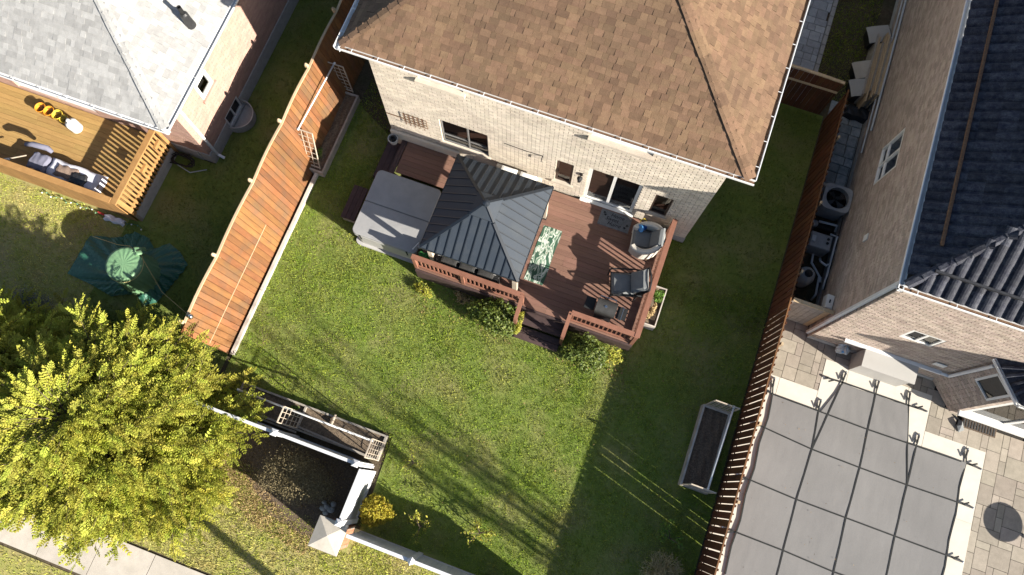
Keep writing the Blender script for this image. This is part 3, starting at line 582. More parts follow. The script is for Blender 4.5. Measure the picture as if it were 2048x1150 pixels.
def drape(x0, x1, y0, y1, zt, zb, sd, nu=18, nv=9):
    r = random.Random(sd); ph = [r.uniform(0, 6) for _ in range(4)]
    def fn(u, v):
        e = min(u, 1-u, v*.6, (1-v)*.6)*26; dr = max(0, 1-e)
        z = zt-(zt-zb)*dr**1.2 + .012*math.sin(7*u+ph[0])*math.sin(5*v+ph[1]) + .005*math.sin(19*u+ph[2]+6*v)
        return (x0+(x1-x0)*u+.02*math.sin(11*v+ph[3]), y0+(y1-y0)*v+.02*math.sin(13*u+ph[1]), z)
    return MB().grid(fn, nu, nv)
part('sheet', drape(-14.93, -13.35, 3.40, 4.02, 1.02, .72, 4), M['sheet_white'], t, smooth=True, label='white sheet')
part('sheet', drape(-15.42, -14.9, 3.42, 4.0, 1.10, .75, 5), M['sheet_grey'], t, smooth=True, label='grey sheet')
q = MB(); q.box(-15.4, -13.4, 3.48, 3.92, .62, .9); part('seat_box', q, M['grey_wood'], t)
q = MB(); q.tube([(-15.62, 4.02, 1.2), (-15.4, 4.08, 1.25), (-15.0, 4.12, 1.2), (-14.9, 4.08, 1.1)], [.06, .08, .08, .05], 8); part('rolled_blanket', q, M['sheet_grey'], t, smooth=True)
t = solo('woven_mat', drape(-14.62, -13.98, 3.52, 3.86, 1.075, 1.045, 9), M['woven'], 'brown woven mat lying on the white sheet', 'mat', smooth=True)
t = solo('garment', drape(-14.1, -13.66, 3.42, 3.80, 1.10, 1.03, 12), M['dark_metal'], 'crumpled dark cloth lying on the white sheet', 'cloth', smooth=True)
t = thing('paddle', 'small paddle with white blade leaning on the cedar deck railing', 'paddle', (-15.7, 3.5, .6))
q = MB(); q.tube([(-15.74, 3.48, 1.3), (-15.38, 3.72, 1.28)], .018, 6); part('shaft', q, M['trellis_wood'], t)
q = MB(); q.add([(-15.95, 3.32, 1.3), (-15.80, 3.42, 1.33), (-15.72, 3.44, 1.31), (-15.72, 3.52, 1.29), (-15.86, 3.46, 1.28), (-15.98, 3.38, 1.27)], [(0, 1, 2, 3, 4, 5)]); q.add([(a, b, c-.02) for a, b, c in q.v[:6]], [(5, 4, 3, 2, 1, 0)]); part('blade', q, M['white_plastic'], t)
t = thing('string_lights', 'string of small holiday lights along the foot of the cedar deck', 'lights', (-13.6, 3.1, 0))
q = MB(); pts = [(-15.4+i*.16, 3.12+.04*math.sin(i*2.1), .04+.05*abs(math.sin(i*1.3))) for i in range(21)]; q.tube(pts, .008, 4); part('wire', q, M['tarp'], t)
for j, (mk, lb) in enumerate((('white_plastic', 'white bulbs'), ('tarp_light', 'green bulbs'))):
    q = MB(); q.lathe((0, 0, 0), [(.0, -.03), (.025, 0), (0, .03)], 6); me = q.mesh('bulb', M[mk])
    for i, p in enumerate(pts):
        if i % 2 == j: piece('bulb', me, t, Matrix.Translation((p[0], p[1]-.02, p[2])))
solo('red_cloth', drape(-13.35, -12.75, 2.98, 3.16, .14, .02, 21), M['sheet_white'], 'white rag lying on the grass against the cedar deck', 'rag', smooth=True)
q = MB(); q.tube([(-13.6, 3.12, .06), (-13.2, 3.08, .10), (-12.9, 3.03, .05)], .03, 6); solo('red_strap', q, mat('red_cloth', (.35, .03, .03)), 'red strap lying on the white rag by the cedar deck', 'strap')

# ------------------------------------------------------------------ the right house
RH = thing('tiled_house', 'brown brick house with dark barrel tile roof beside the pool', 'house', (11, 13, 0))
brick_wall(RH, M['brick_brown'], M['mortar_brown'], (6.16, 6.49, 0), Y, X*-1, 13, 5.2, [(10.29-6.49, 1.97, 11.42-6.49, 3.19)], z0=.2, gap=.006)
ro = [(7.48-6.16, 2.36, 8.25-6.16, 3.07)]
brick_wall(RH, M['brick_brown'], M['mortar_brown'], (6.16, 6.49, 0), X, -Y, 8.6, 5.2, ro, z0=.2, gap=.013, bh=.07)
q = MB(); q.box(6.53, 16, 6.86, 21, 0, 5.2); part('side_wall', q, M['brick_brown'], RH)
q = MB(); q.box(6.145, 6.6, 6.475, 21, -.1, .2); q.box(6.6, 15, 6.475, 6.8, -.1, .2); part('foundation', q, M['foundation'], RH)
window(RH, (6.16, 6.49, 0), Y, -X, 10.29-6.49, 1.97, 11.42-6.49, 3.19, M['white_plastic'], fw=.06, mull=(4.36,), deep=.03, rails=(2.36,))
window(RH, (6.16, 6.49, 0), X, -Y, *ro[0], M['white_plastic'], fw=.06, mull=(1.70,), deep=.03)
q = MB(); q.bar((6.10, 6.59, 5.2), (6.10, 6.59, .1), .08, .07, up=(0, 1, 0)); part('downpipe', q, M['white_metal'], RH)
q = MB(); q.box(6.13, 6.155, 8.53, 8.7, 2.36, 2.58); part('wall_vent', q, M['white_plastic'], RH)
q = MB(); q.tube([(6.10, 12.5, .95), (6.10, 15, 1.0), (6.10, 19, 1.0)], .03, 6); q.tube([(6.08, 11.9, .7), (6.08, 16, .75), (6.10, 19, .75)], .022, 6); part('conduit', q, M['pvc'], RH)
q = MB(); q.bar((6.8, 6.44, .95), (9.3, 6.44, .95), .09, .07); q.tube([(9.3, 6.44, .95), (9.5, 6.42, 1.0), (9.52, 6.40, 2.8)], .045, 8); part('drain_pipe', q, M['white_metal'], RH)
q = MB(); q.add([(6.08, 6.42, 5.19), (16, 6.42, 5.19), (16, 21, 5.19), (6.08, 21, 5.19)], [(0, 1, 2, 3)]); part('soffit', q, M['white_metal'], RH)
gutter(RH, (6.01, 6.49, 5.3), (15.5, 6.49, 5.3), -Y, hang=.8); gutter(RH, (6.13, 20, 5.3), (6.13, 6.37, 5.3), -X, hang=30, litter=False)
def tile_slope(parent, p0, d, up, inl, L, ln, nind, wx=.245, ly=.34, inr=0, m='rooftile'):
    p0, d, up = Vector(p0), Vector(d), Vector(up).normalized(); n = d.cross(up).normalized(); n = n if n.z > 0 else -n
    un = MB(); un.add([p0, p0+d*L, p0+d*(L-inr*ln)+up*ln, p0+d*inl*ln+up*ln], [(0, 1, 2, 3)]); part('underlay', un, M['underlay'], parent)
    um = MB(); pr = [(-.5, 0), (-.46, .1), (-.36, .62), (-.18, .95), (0, 1.02), (.14, .92), (.26, .58), (.32, .12), (.40, .0), (.5, .02)]; k = len(pr)
    um.add([(x, 0, y*.8+.12) for x, y in pr]+[(x, 1, y*.8) for x, y in pr], [(i, i+1, k+i+1, k+i) for i in range(k-1)], 0)
    um.add([(x, 0, y*.8+.12) for x, y in pr]+[(x, 0, y*.8-.1) for x, y in pr], [(i+1, i, k+i, k+i+1) for i in range(k-1)], 0)
    me = um.mesh('roof_tile', M[m], smooth=False); L_ = []
    nr = int(ln/ly)+1; nc = int(L/wx)+1
    for r in range(nr):
        for c in range(nc):
            a = (c+.5)*wx; s = r*ly
            if a < inl*(s+ly*.45) or a > L-inr*(s+ly*.45): continue
            L_.append((a, s))
    key = lambda t: (0 if inview(p0+d*t[0]+up*t[1], 1.08) else 1, (p0+d*t[0]+up*t[1]-Vector(camo.location)).length)
    L_.sort(key=key); rest = MB()
    for i, (a, s) in enumerate(L_):
        T = mtx(p0+d*a+up*(s-.01)+n*(.012+random.uniform(0, .004)), d, up, n, (wx, ly*1.12, .075))
        if i < nind: piece('roof_tile', me, parent, T)
        else: o = len(rest.v); rest.add(um.v, um.f); rest.xf(T, o)
    if rest.v: part('roof_tile', rest, M[m], parent, kind='stuff')
rp = .62; c = 1/math.sqrt(1+rp*rp)
tile_slope(RH, (6.13, 6.49, 5.32), X, (0, 1, rp), c, 9.5, 4.2/c, 130)
tile_slope(RH, (6.13, 6.49, 5.32), Y, (1, 0, rp), c, 13, 4.2/c, 150)
hip_caps(RH, (6.13, 6.49, 5.36), (10.28, 10.64, 5.36+4.15*rp), M['rooftile'], w=.2, l=.33, h=.06)
q = MB(); q.bar((6.50, 6.85, 5.63), (14, 6.85, 5.63), .05, .06); part('snow_guard', q, M['dark_metal'], RH)
q = MB(); q.tube([(6.50, 7.41, 5.66), (6.50, 20, 5.66)], .04, 8); part('snow_guard', q, M['gutter_in'], RH, label='brown snow guard pole')  # one even brown along the pole, the rear guard is dark
for y_ in (8.2, 10.2, 12.2, 14.2, 16.2): q = MB(); q.bar((6.50, y_, 5.5), (6.50, y_, 5.66), .03); part('bracket', q, M['dark_metal'], RH)
# bay
B0, B1 = (9.52, 6.49, 0), (10.12, 5.80, 0)
dg = Vector(B1)-Vector(B0); bl_ = dg.length; dg.normalize(); nb = Vector((dg.y, -dg.x, 0)); nb = nb if nb.y < 0 else -nb
brick_wall(RH, M['brick_brown'], M['mortar_brown'], B0, dg, nb, bl_, 3.05, [(.26, 1.75, .84, 2.7)], z0=.1, gap=.012, bh=.07)
window(RH, B0, dg, nb, .26, 1.75, .84, 2.7, M['white_plastic'], fw=.06, deep=.03)
brick_wall(RH, M['brick_brown'], M['mortar_brown'], B1, X, -Y, 3.4, 3.05, [(.12, .5, 2.2, 2.6)], z0=.1)
window(RH, B1, X, -Y, .12, .52, 2.2, 2.6, M['white_plastic'], fw=.1, mull=(1.15,), deep=.03, name='patio_door', sill=.12, sillm=M['white_plastic'])
e1, e2, e3 = Vector((9.36, 6.48, 3.1)), Vector((10.04, 5.62, 3.1)), Vector((14, 5.62, 3.1))
q = MB(); q.add([e1, e2, e3, Vector((14, 6.48, 3.1))], [(3, 2, 1, 0)]); part('bay_soffit', q, M['white_metal'], RH)
gutter(RH, e1, e2, nb, w=.07, h=.09, hang=9, litter=False); gutter(RH, e2, e3, -Y, w=.07, h=.09, hang=9, litter=False)
tile_slope(RH, e2+Z*.03, X, (0, .96, .55), .45, 3.5, 1.0, 0)
ap = Vector((10.45, 6.47, 3.62)); q = MB(); q.add([e1+Z*.02, e2+Z*.02, ap], [(0, 1, 2)]); part('bay_roof', q, M['rooftile'], RH)
for i in range(1, 5):
    q = MB(); a = e1.lerp(e2, i/5)+Z*.03; b = a.lerp(ap, .8*(1-abs(i/5-.5))); q.tube([a, b+Z*.02], .05, 6); part('roof_tile', q, M['rooftile'], RH)
q = MB(); q.box(8.85, 9.13, 6.45, 6.47, 1.35, 1.55); part('wall_vent', q, M['white_plastic'], RH)
# ------------------------------------------------------------------ fences
def board_fence(t, axis, fixed, a, b, base, top, bm, bw=.185, gap=(.006, .012), lean=0, arch=0, bays=(), side=1, th=.019, capm=None, widegaps=(), face=1, slit_boards=None):
    """vertical boards one by one along X or Y; fixed = the other coordinate"""
    s = a; i = 0
    while s < b-.05:
        w = bw*random.uniform(.97, 1.03); w = min(w, b-s); h = top
        for (p, q) in bays:
            if p <= s < q: h = top + arch*math.sin(math.pi*(s+w/2-p)/(q-p))
        h += random.uniform(-.006, .006); c = s+w/2; k = lean/(top-base); tl = random.uniform(-.003, .003); th_ = random.uniform(-.006, .006)
        if axis == 'Y': T = mtx((fixed+lean*.5*(h-base)/(top-base)+tl, c, (h+base)/2), Vector((face, 0, -face*k)).normalized(), (0, 1, 0), Vector((k, 0, 1)).normalized(), (th, w, (h-base)*math.sqrt(1+k*k)))
        else: T = mtx((c, fixed+tl, (h+base)/2), (0, -1, 0), (1, 0, 0), (0, 0, 1), (th, w, h-base))
        o = piece('board', unit_board(bm), t, T)
        g_ = random.uniform(*gap)
        if slit_boards is not None: boxpiece('sun_block_strip', t, bm, fixed+.052, fixed+.066, s+w-.034, s+w+(-g_*.2 if i in slit_boards else g_-.010), base, top)  # added strips behind the gaps to block sun, narrower where slits show
        s += w + g_
        if i in widegaps: s += .014
        i += 1
LF = thing('cedar_fence', 'tall orange cedar board fence between the pink house and the back lawn', 'fence', (-8.4, 5, 0))
PY = [.95, 2.75, 4.87, 6.65, 8.38, 10.2, 12, 13.8, 15.6]
board_fence(LF, 'Y', -8.39, .70, 15.4, .02, 2.16, M['fence_cedar'], bw=.150, gap=(.007, .011), lean=-.41, arch=.07, bays=list(zip(PY, PY[1:])))
for a, b in zip(PY, PY[1:]):
    q = MB(); n = 8
    pts = [(-8.82, a+(b-a)*i/n, 2.18+.07*math.sin(math.pi*i/n)) for i in range(n+1)]
    for p, r_ in zip(pts, pts[1:]): q.bar(p, r_, .06, .03, up=(0, 0, 1), r=.5)
    part('top_rail', q, M['fence_top'], LF)
for z_, w in ((.42, .06), (1.8, .06)):
    q = MB(); q.bar((-8.50-.36*z_/2.16, .75, z_), (-8.50-.36*z_/2.16, 15.3, z_), .04, .085); part('rail', q, M['fence_cedar'], LF)
q = MB(); q.bar((-8.376-.41*.96/2.14, .75, .98), (-8.376-.41*.96/2.14, 4.2, .98), .010, .018); part('trim_strip', q, M['fence_top'], LF)
for y_ in PY:
    q = MB(); q.bar((-8.56, y_, 0), (-8.88, y_, 2.27), .08, .08, up=(0, 1, 0)); p = part('post', q, M['fence_top'], LF)
    q = MB(); q.lathe((-8.885, y_, 2.26), [(.045, 0), (.05, .02), (.025, .04), (.03, .07), (0, .09)], 8); part('post_cap', q, M['fence_top'], p)
q = MB(); q.add([(-8.425, .72, .02), (-8.425, 15.4, .02), (-8.83, 15.4, 2.14), (-8.83, .72, 2.14), (-8.437, .72, .02), (-8.437, 15.4, .02), (-8.842, 15.4, 2.14), (-8.842, .72, 2.14)], [(0, 1, 2, 3), (7, 6, 5, 4), (0, 4, 5, 1), (2, 6, 7, 3)]); part('sun_stop_panel', q, M['fence_dark'], LF)  # added sheet behind the boards that stops sun through the gaps
t = thing('solar_light', 'small silver solar cap light on the last cedar fence post', 'lamp', (-8.62, 1.1, 2.45))
q = MB(); q.lathe((-8.72, 1.14, 2.2), [(.05, 0), (.07, .03), (.065, .07), (.03, .10), (0, .105)], 12); part('lamp_body', q, M['silver'], t, smooth=True)
q = MB(); q.bar((-8.82, 1.12, 2.22), (-8.7, 1.14, 2.22), .03); part('bracket', q, M['dark_metal'], t)
t = thing('timber_edging', 'long pale timber edging along the foot of the cedar fence', 'edging', (-8.25, 3.5, 0))
y = .72
for k, l in enumerate((1.9, 1.85, 1.9)): boxpiece('timber', t, M['kerb_timber'], -8.31+.004*k, -8.22+.004*k, y, y+l-.01, -.03, .13); y += l

RF = thing('dark_fence', 'long dark red board fence between the back lawn and the pool patio', 'fence', (4.93, 5, 0))
board_fence(RF, 'Y', 5.03, -3.2, 13.0, -.02, 1.60, M['fence_dark'], face=-1, bw=.158, gap=(.026, .032), th=.02, slit_boards=(18, 20, 21, 23))
q = MB(); q.box(5.016, 5.052, -3.2, 13.05, 1.61, 1.635); part('top_rail', q, M['fence_cedar'], RF)
for z_ in (.35, 1.54): q = MB(); q.box(5.0405, 5.0515, -3.2, 13, z_-.045, z_+.045); part('rail', q, M['fence_dark'], RF)
for y_ in (-2.6, -.6, 1.56, 3.51, 5.6, 7.6, 9.6, 11.6): boxpiece('post', RF, M['fence_top'], 5.098, 5.155, y_-.035, y_+.035, 0, 1.62)
GF = thing('side_fence', 'short dark board fence across the gap beside the brown roofed house', 'fence', (3.6, 13.1, 0))
board_fence(GF, 'X', 13.1, 2.25, 4.85, .02, 1.74, M['fence_dark'], bw=.14)
q = MB(); n = 12
for i in range(n):
    a, b = 2.25+2.6*i/n, 2.25+2.6*(i+1)/n; f = lambda x: 1.78+.05*math.sin(math.pi*(x-2.25)/2.6)
    q.bar((a, 13.1, f(a)), (b, 13.1, f(b)), .08, .035, r=.4)
part('top_rail', q, M['fence_top'], GF)
q = MB(); q.box(2.25, 4.85, 13.07, 13.09, 1.25, 1.33); part('rail', q, M['fence_top'], GF)
PG = thing('patio_gate', 'weathered grey wooden gate between the dark fence and the tiled house', 'gate', (5.7, 6.85, 0))
x = 5.10; i = 0
while x < 6.02:
    boxpiece('board', PG, M['grey_wood'] if x < 5.85 else M['fence_top'], x, x+.135, 6.78, 6.80, .03, 1.55+.04*math.sin(i)); x += .142; i += 1
q = MB(); q.box(5.1, 6.14, 6.80, 6.838, 1.38, 1.46); q.box(5.1, 6.14, 6.80, 6.838, .3, .39); part('rail', q, M['grey_wood'], PG)
q = MB(); q.box(5.1, 6.14, 6.75, 6.85, 1.60, 1.635); part('top_rail', q, M['fence_top'], PG)

# ------------------------------------------------------------------ raised beds with trellises
def trellis(p0, u, w, z0, z1, label, group, leanv=(0, 0, 0), nx=3, nz=6):
    p0, u, lv = Vector(p0), Vector(u), Vector(leanv); t = thing('trellis', label, 'trellis', tuple(p0), 0, group)
    P = lambda a, z: p0+u*a+lv*((z-z0)/(z1-z0))+Z*(z-p0.z)
    q = MB(); q.bar(P(0, z0), P(0, z1), .03, .02, up=u); q.bar(P(w, z0), P(w, z1), .03, .02, up=u); q.bar(P(0, z1), P(w, z1), .03, .02); q.bar(P(0, z0+.05), P(w, z0+.05), .03, .02); part('frame', q, M['trellis_wood'], t)
    for i in range(1, nx): q = MB(); q.bar(P(w*i/nx, z0), P(w*i/nx, z1), .014, .012, up=u); part('bar', q, M['trellis_wood'], t)
    for j in range(1, nz): z_ = z0+(z1-z0)*j/nz; q = MB(); q.bar(P(0, z_), P(w, z_), .014, .012); part('bar', q, M['trellis_wood'], t)
    return t
def bed(name, label, x0, x1, y0, y1, h, wood, soil, th=.05):
    t = thing(name, label, 'garden bed', ((x0+x1)/2, (y0+y1)/2, 0))
    for a, b, c, d in ((x0, x0+th, y0, y1), (x1-th, x1, y0, y1), (x0+th, x1-th, y0, y0+th), (x0+th, x1-th, y1-th, y1)): boxpiece('plank', t, wood, a, b, c, d, -.02, h)
    def fn(u, v): return (x0+th+(x1-x0-2*th)*u, y0+th+(y1-y0-2*th)*v, h-.06+.03*math.sin(17*u+5*v)*math.sin(11*v+3*u)+random.uniform(-.012, .012))
    q = MB().grid(fn, 12, 30 if (y1-y0) > 1 else 8); part('soil', q, soil, t, kind='stuff', smooth=True); return t
bed('raised_bed', 'grey timber raised bed in front of the orange cedar fence', -8.80, -8.02, 6.30, 8.92, .28, M['grey_wood'], M['soil'])
trellis((-8.70, 8.98, .25), X, .47, .25, 1.6, 'trellis at the far end of the bed by the cedar fence', 'wooden trellises', nx=3, nz=7)
trellis((-8.66, 6.42, .22), X, .5, .22, 1.6, 'trellis leaning at the near end of the bed by the cedar fence', 'wooden trellises', leanv=(-.05, .42, 0), nx=3, nz=7)
def pipe(a, b, label, r=.024):
    t = thing('cross_pipe', label, 'pipe', a, 0, 'white pipes across the trellises'); q = MB(); q.tube([a, b], r, 8); part('tube', q, M['pipe_white'], t, smooth=True)
    q = MB(); d = (Vector(b)-Vector(a)).normalized()
    for p in (a, b): q.tube([Vector(p)-d*.03, Vector(p)+d*.03], r*1.35, 8)
    part('end_cap', q, M['pipe_white'], t)
pipe((-8.5, 9.0, 1.6), (-8.62, 6.84, 1.6), 'white pipe between the two trellises beside the cedar fence')
bd = bed('lower_bed', 'long low timber bed behind the white fence, half in sun', -7.62, -3.5, -.52, .16, .22, M['grey_wood'], M['soil'])
boxpiece('plank', bd, M['grey_wood'], -5.81, -5.76, -.47, .11, 0, .235); boxpiece('stake', bd, M['trellis_wood'], -4.98, -4.95, -.1, .2, .2, .30)
q = MB(); q.bar((-5.75, -.42, .24), (-3.6, -.50, .24), .05, .04); q.bar((-7.5, -.57, .1), (-5.8, -.57, .1), .05, .12); part('plank', q, M['grey_wood'], bd)
trellis((-5.79, -.46, .22), Y, .40, .22, 1.9, 'trellis in the middle of the long bed behind the white fence', 'wooden trellises', nx=3, nz=5)
trellis((-3.50, -.50, .10), Y, .46, .10, 1.95, 'trellis at the right end of the long bed behind the white fence', 'wooden trellises', nx=4, nz=6)
pipe((-7.3, -.08, 1.1), (-3.62, -.09, 1.3), 'white pipe above the long bed behind the white fence')
bed('dark_bed', 'small grey timber bed with dark soil against the dark fence', 3.97, 4.70, 1.58, 3.74, .30, M['kerb_timber'], M['mulch'])
trellis((4.02, 3.74, .25), X, .62, .25, 1.3, 'trellis at the far end of the bed by the dark fence', 'wooden trellises', nx=4, nz=5)
trellis((4.02, 1.60, .25), X, .62, .25, 1.3, 'trellis at the near end of the bed by the dark fence', 'wooden trellises', nx=4, nz=5)
pipe((4.50, 3.74, 1.25), (4.44, 1.62, 1.25), 'white pipe across the bed by the dark fence')

# ------------------------------------------------------------------ white vinyl fence, pillar, low fence
def vinyl(name, label, a, b, top, posts, plank=.18):
    a, b = Vector((*a, 0)), Vector((*b, 0)); d = (b-a).normalized(); n = Vector((-d.y, d.x, 0)); L = (b-a).length; t = thing(name, label, 'fence', tuple(a.lerp(b, .5)))
    z_ = .06
    while z_ < top-.16: h = min(plank, top-.14-z_); piece('plank', unit_box('plank', M['vinyl'], 1), t, mtx(a.lerp(b, .5)+Z*(z_+h/2), d, n, Z, (L, .035, h-.006))); z_ += plank
    for zz in (.05, top-.1): piece('rail', unit_box('rail', M['vinyl']), t, mtx(a.lerp(b, .5)+Z*(zz+.03), d, n, Z, (L, .07, .13)))
    piece('cap', unit_box('cap', M['vinyl']), t, mtx(a.lerp(b, .5)+Z*(top), d, n, Z, (L, .075, .02)))
    for s in posts:
        p = a+d*s; o = piece('post', unit_box('post', M['vinyl']), t, mtx(p+Z*(top+.04)/2, d, n, Z, (.125, .125, top+.04)))
        q = MB(); q.add([(-.08, -.08, 0), (.08, -.08, 0), (.08, .08, 0), (-.08, .08, 0), (-.08, -.08, .03), (.08, -.08, .03), (.08, .08, .03), (-.08, .08, .03), (0, 0, .08)], [(3, 2, 1, 0), (0, 1, 5, 4), (1, 2, 6, 5), (2, 3, 7, 6), (3, 0, 4, 7), (4, 5, 8), (5, 6, 8), (6, 7, 8), (7, 4, 8)])
        q.xf(Matrix.Translation(p+Z*(top+.04))); part('post_cap', q, M['vinyl'], t)
    return t
vinyl('white_fence', 'long white vinyl fence at the back of the timber bed', (-8.1, -.70), (-3.55, -.70), 1.9, (.05, 2.35, 4.45))
vinyl('white_fence', 'short white vinyl fence panel facing the golden shrub', (-3.49, -.78), (-3.49, -2.10), 1.9, (1.28,))
def picket(name, label, a, b, top, posts):
    a, b = Vector((*a, 0)), Vector((*b, 0)); d = (b-a).normalized(); n = Vector((-d.y, d.x, 0)); L = (b-a).length; t = thing(name, label, 'fence', tuple(a.lerp(b, .5)))
    s = 0
    while s < L: piece('picket', unit_box('picket', M['vinyl']), t, mtx(a+d*(s+.06)+Z*(top/2), d, n, Z, (.12, .03, top-.06))); s += .126
    for zz, w in ((.1, .06), (top-.05, .07)): piece('rail', unit_box('rail', M['vinyl']), t, mtx(a.lerp(b, .5)+Z*zz, d, n, Z, (L, w, .09)))
    piece('cap', unit_box('cap', M['vinyl']), t, mtx(a.lerp(b, .5)+Z*(top+.003), d, n, Z, (L, .08, .02)))
    for s in posts:
        piece('post', unit_box('post', M['vinyl']), t, mtx(a+d*s+Z*(top+.05)/2, d, n, Z, (.125, .125, top+.05)))
        q = MB(); q.lathe((*(a+d*s).xy, top+.05), [(.10, 0), (.10, .03), (.0, .09)], 4); part('post_cap', q, M['vinyl'], t)
picket('low_fence', 'low white picket fence running right from the brick pillar', (-3.25, -2.28), (2.4, -2.28), 1.75, (1.62, 3.9))
t = thing('brick_pillar', 'square brick pillar with a broad pale stone cap', 'pillar', (-3.71, -2.46, 0))
P4 = [((-3.99, -2.75), X, -Y, .56), ((-3.43, -2.75), Y, X, .56), ((-3.43, -2.19), -X, Y, .56), ((-3.99, -2.19), -Y, -X, .56)]
for o_, u_, n_, w_ in P4: brick_wall(t, M['brick_red'], M['mortar_brown'], (*o_, 0), u_, n_, w_, 1.36, dep=.08, gap=.012)
q = MB(); x0, x1, y0, y1 = -4.07, -3.35, -2.83, -2.10
q.add([(x0, y0, 1.36), (x1, y0, 1.36), (x1, y1, 1.36), (x0, y1, 1.36), (x0, y0, 1.44), (x1, y0, 1.44), (x1, y1, 1.44), (x0, y1, 1.44), (-3.71, -2.465, 1.54)], [(3, 2, 1, 0), (0, 1, 5, 4), (1, 2, 6, 5), (2, 3, 7, 6), (3, 0, 4, 7), (4, 5, 8), (5, 6, 8), (6, 7, 8), (7, 4, 8)]); part('stone_cap', q, M['pillar_cap'], t)
q = MB(); q.box(-4.02, -3.40, -2.78, -2.15, 1.29, 1.358); part('stone_band', q, M['pillar_cap'], t)
t = thing('edging_stones', 'few pale rough edging stones left of the brick pillar', 'stones', (-4.2, -2.0, 0))
for i in range(9):
    q = MB(); r_ = .05+.03*random.random(); q.lathe((-4.25+random.uniform(-.16, .12), -2.05+random.uniform(-.2, .2), 0), [(r_, -.01), (r_*1.05, .03), (r_*.6, .07), (0, .08)], 7, sx=random.uniform(.8, 1.4)); part('stone', q, M['foundation'], t)

# ------------------------------------------------------------------ the brown deck
DK = thing('brown_deck', 'raised brown board deck behind the cream brick house with steps to the lawn', 'deck', (-2, 6.2, 0))
DX0, DX1, DY0, DY1, DZ = -6.12, 1.70, 4.50, 7.86, .75
y = DY0; k = 0
while y < DY1-.05:
    x0 = -4.38 if y < 6.80 else DX0+.16; xs = [x0]
    while xs[-1] < DX1-.02:
        nx_ = xs[-1]+random.choice((2.4, 3.0, 3.66, 1.5)); xs.append(DX1 if DX1-nx_ < .5 else nx_)
    for a, b in zip(xs, xs[1:]): boxpiece('deck_board', DK, M['deck_board'], a+.002, b-.002, y, min(y+.136, DY1), DZ-.03, DZ+random.uniform(-.0015, .0015), b=1)
    y += .1405
for i in range(2): boxpiece('border_board', DK, M['deck_dark'], DX0+i*.075, DX0+i*.075+.07, 6.70, DY1, DZ-.03, DZ+.003)
for i in range(3): boxpiece('lower_board', DK, M['deck_dark'], DX0-.46+i*.148, DX0-.46+i*.148+.142, 6.70, DY1+.03, .36, .40)
q = MB(); q.box(-4.38, 1.70, 4.44, 4.495, .08, DZ-.035); q.box(1.64, 1.70, 4.5, 7.86, .08, DZ-.035); q.box(DX0-.5, DX0-.46, 6.7, 7.86, .02, .36); q.box(DX0-.02, DX0+.02, 6.7, 7.86, .40, .71); part('fascia', q, M['deck_dark'], DK)
for z_, ya, yb in ((.5, 4.10, 4.445), (.25, 3.74, 4.095)):
    for i in range(2): boxpiece('tread', DK, M['deck_dark'], -1.32, -.1, ya+i*.178, ya+i*.178+.165, z_-.035, z_)
    q = MB(); q.box(-1.30, -.12, ya+.03, ya+.05, z_-.24, z_-.037); part('riser', q, M['deck_dark'], DK)
for x_ in (-1.34, -.10): q = MB(); q.add([(x_, 4.44, .05), (x_, 4.44, .71), (x_, 4.10, .46), (x_, 4.10, .21), (x_, 3.76, .21), (x_, 3.76, .0), (x_+.03, 4.44, .05), (x_+.03, 4.44, .71), (x_+.03, 4.10, .46), (x_+.03, 4.10, .21), (x_+.03, 3.76, .21), (x_+.03, 3.76, .0)], [(0, 1, 2, 3, 4, 5), (11, 10, 9, 8, 7, 6)]); part('stringer', q, M['deck_dark'], DK)
def railing(a, b, z0, z1, skip0=0, skip1=0, nm='railing'):
    """straight or sloping run of railing between two points at deck level"""
    a, b = Vector(a), Vector(b); d = (b-a); L = Vector((d.x, d.y, 0)).length; u = d/L; h = Vector((u.x, u.y, 0)); n = Vector((-h.y, h.x, 0))
    q = MB(); q.bar(a+Z*(z1-.018), b+Z*(z1-.018), .13, .036); part('rail_cap', q, M['rail_wood'], DK)
    q = MB(); q.bar(a+Z*(z1-.083), b+Z*(z1-.083), .038, .088); part('rail', q, M['rail_wood'], DK)
    q = MB(); q.bar(a+Z*(z0), b+Z*(z0), .038, .088); part('rail', q, M['rail_wood'], DK)
    s = skip0+.07
    while s < L-skip1-.03:
        p = a+u*s; piece('baluster', unit_box('baluster', M['rail_wood']), DK, mtx(p+n*.036+Z*((z0+z1)/2-.03), h, n, Z, (.035, .034, z1-z0+.02))); s += .118
railing((-4.40, 4.55, .75), (-3.02, 4.55, .75), .10, .90); railing((-3.02, 4.55, .75), (-1.36, 4.55, .75), .10, .90)
railing((-.06, 4.55, .75), (1.62, 4.55, .75), .10, .90); railing((1.675, 4.50, .75), (1.675, 7.82, .75), .10, .91)
for x_ in (-1.37, -.075):
    q = MB(); q.bar((x_, 4.56, 1.65), (x_, 4.02, 1.08), .10, .036); part('rail_cap', q, M['rail_wood'], DK)
    q = MB(); q.bar((x_, 4.52, 1.58), (x_, 4.02, 1.0), .038, .08); q.bar((x_, 4.5, .95), (x_, 4.02, .42), .038, .08); part('rail', q, M['rail_wood'], DK)
    boxpiece('post', DK, M['rail_wood'], x_-.045, x_+.045, 3.98, 4.07, 0, 1.08)
for x_, y_ in ((-4.36, 4.55), (-3.02, 4.55), (-1.38, 4.555), (-.06, 4.555), (1.665, 4.53), (1.665, 6.2), (1.665, 7.80)): boxpiece('post', DK, M['rail_wood'], x_-.044, x_+.044, y_-.044, y_+.044, .1, 1.61 if x_ < 1.6 else 1.62)

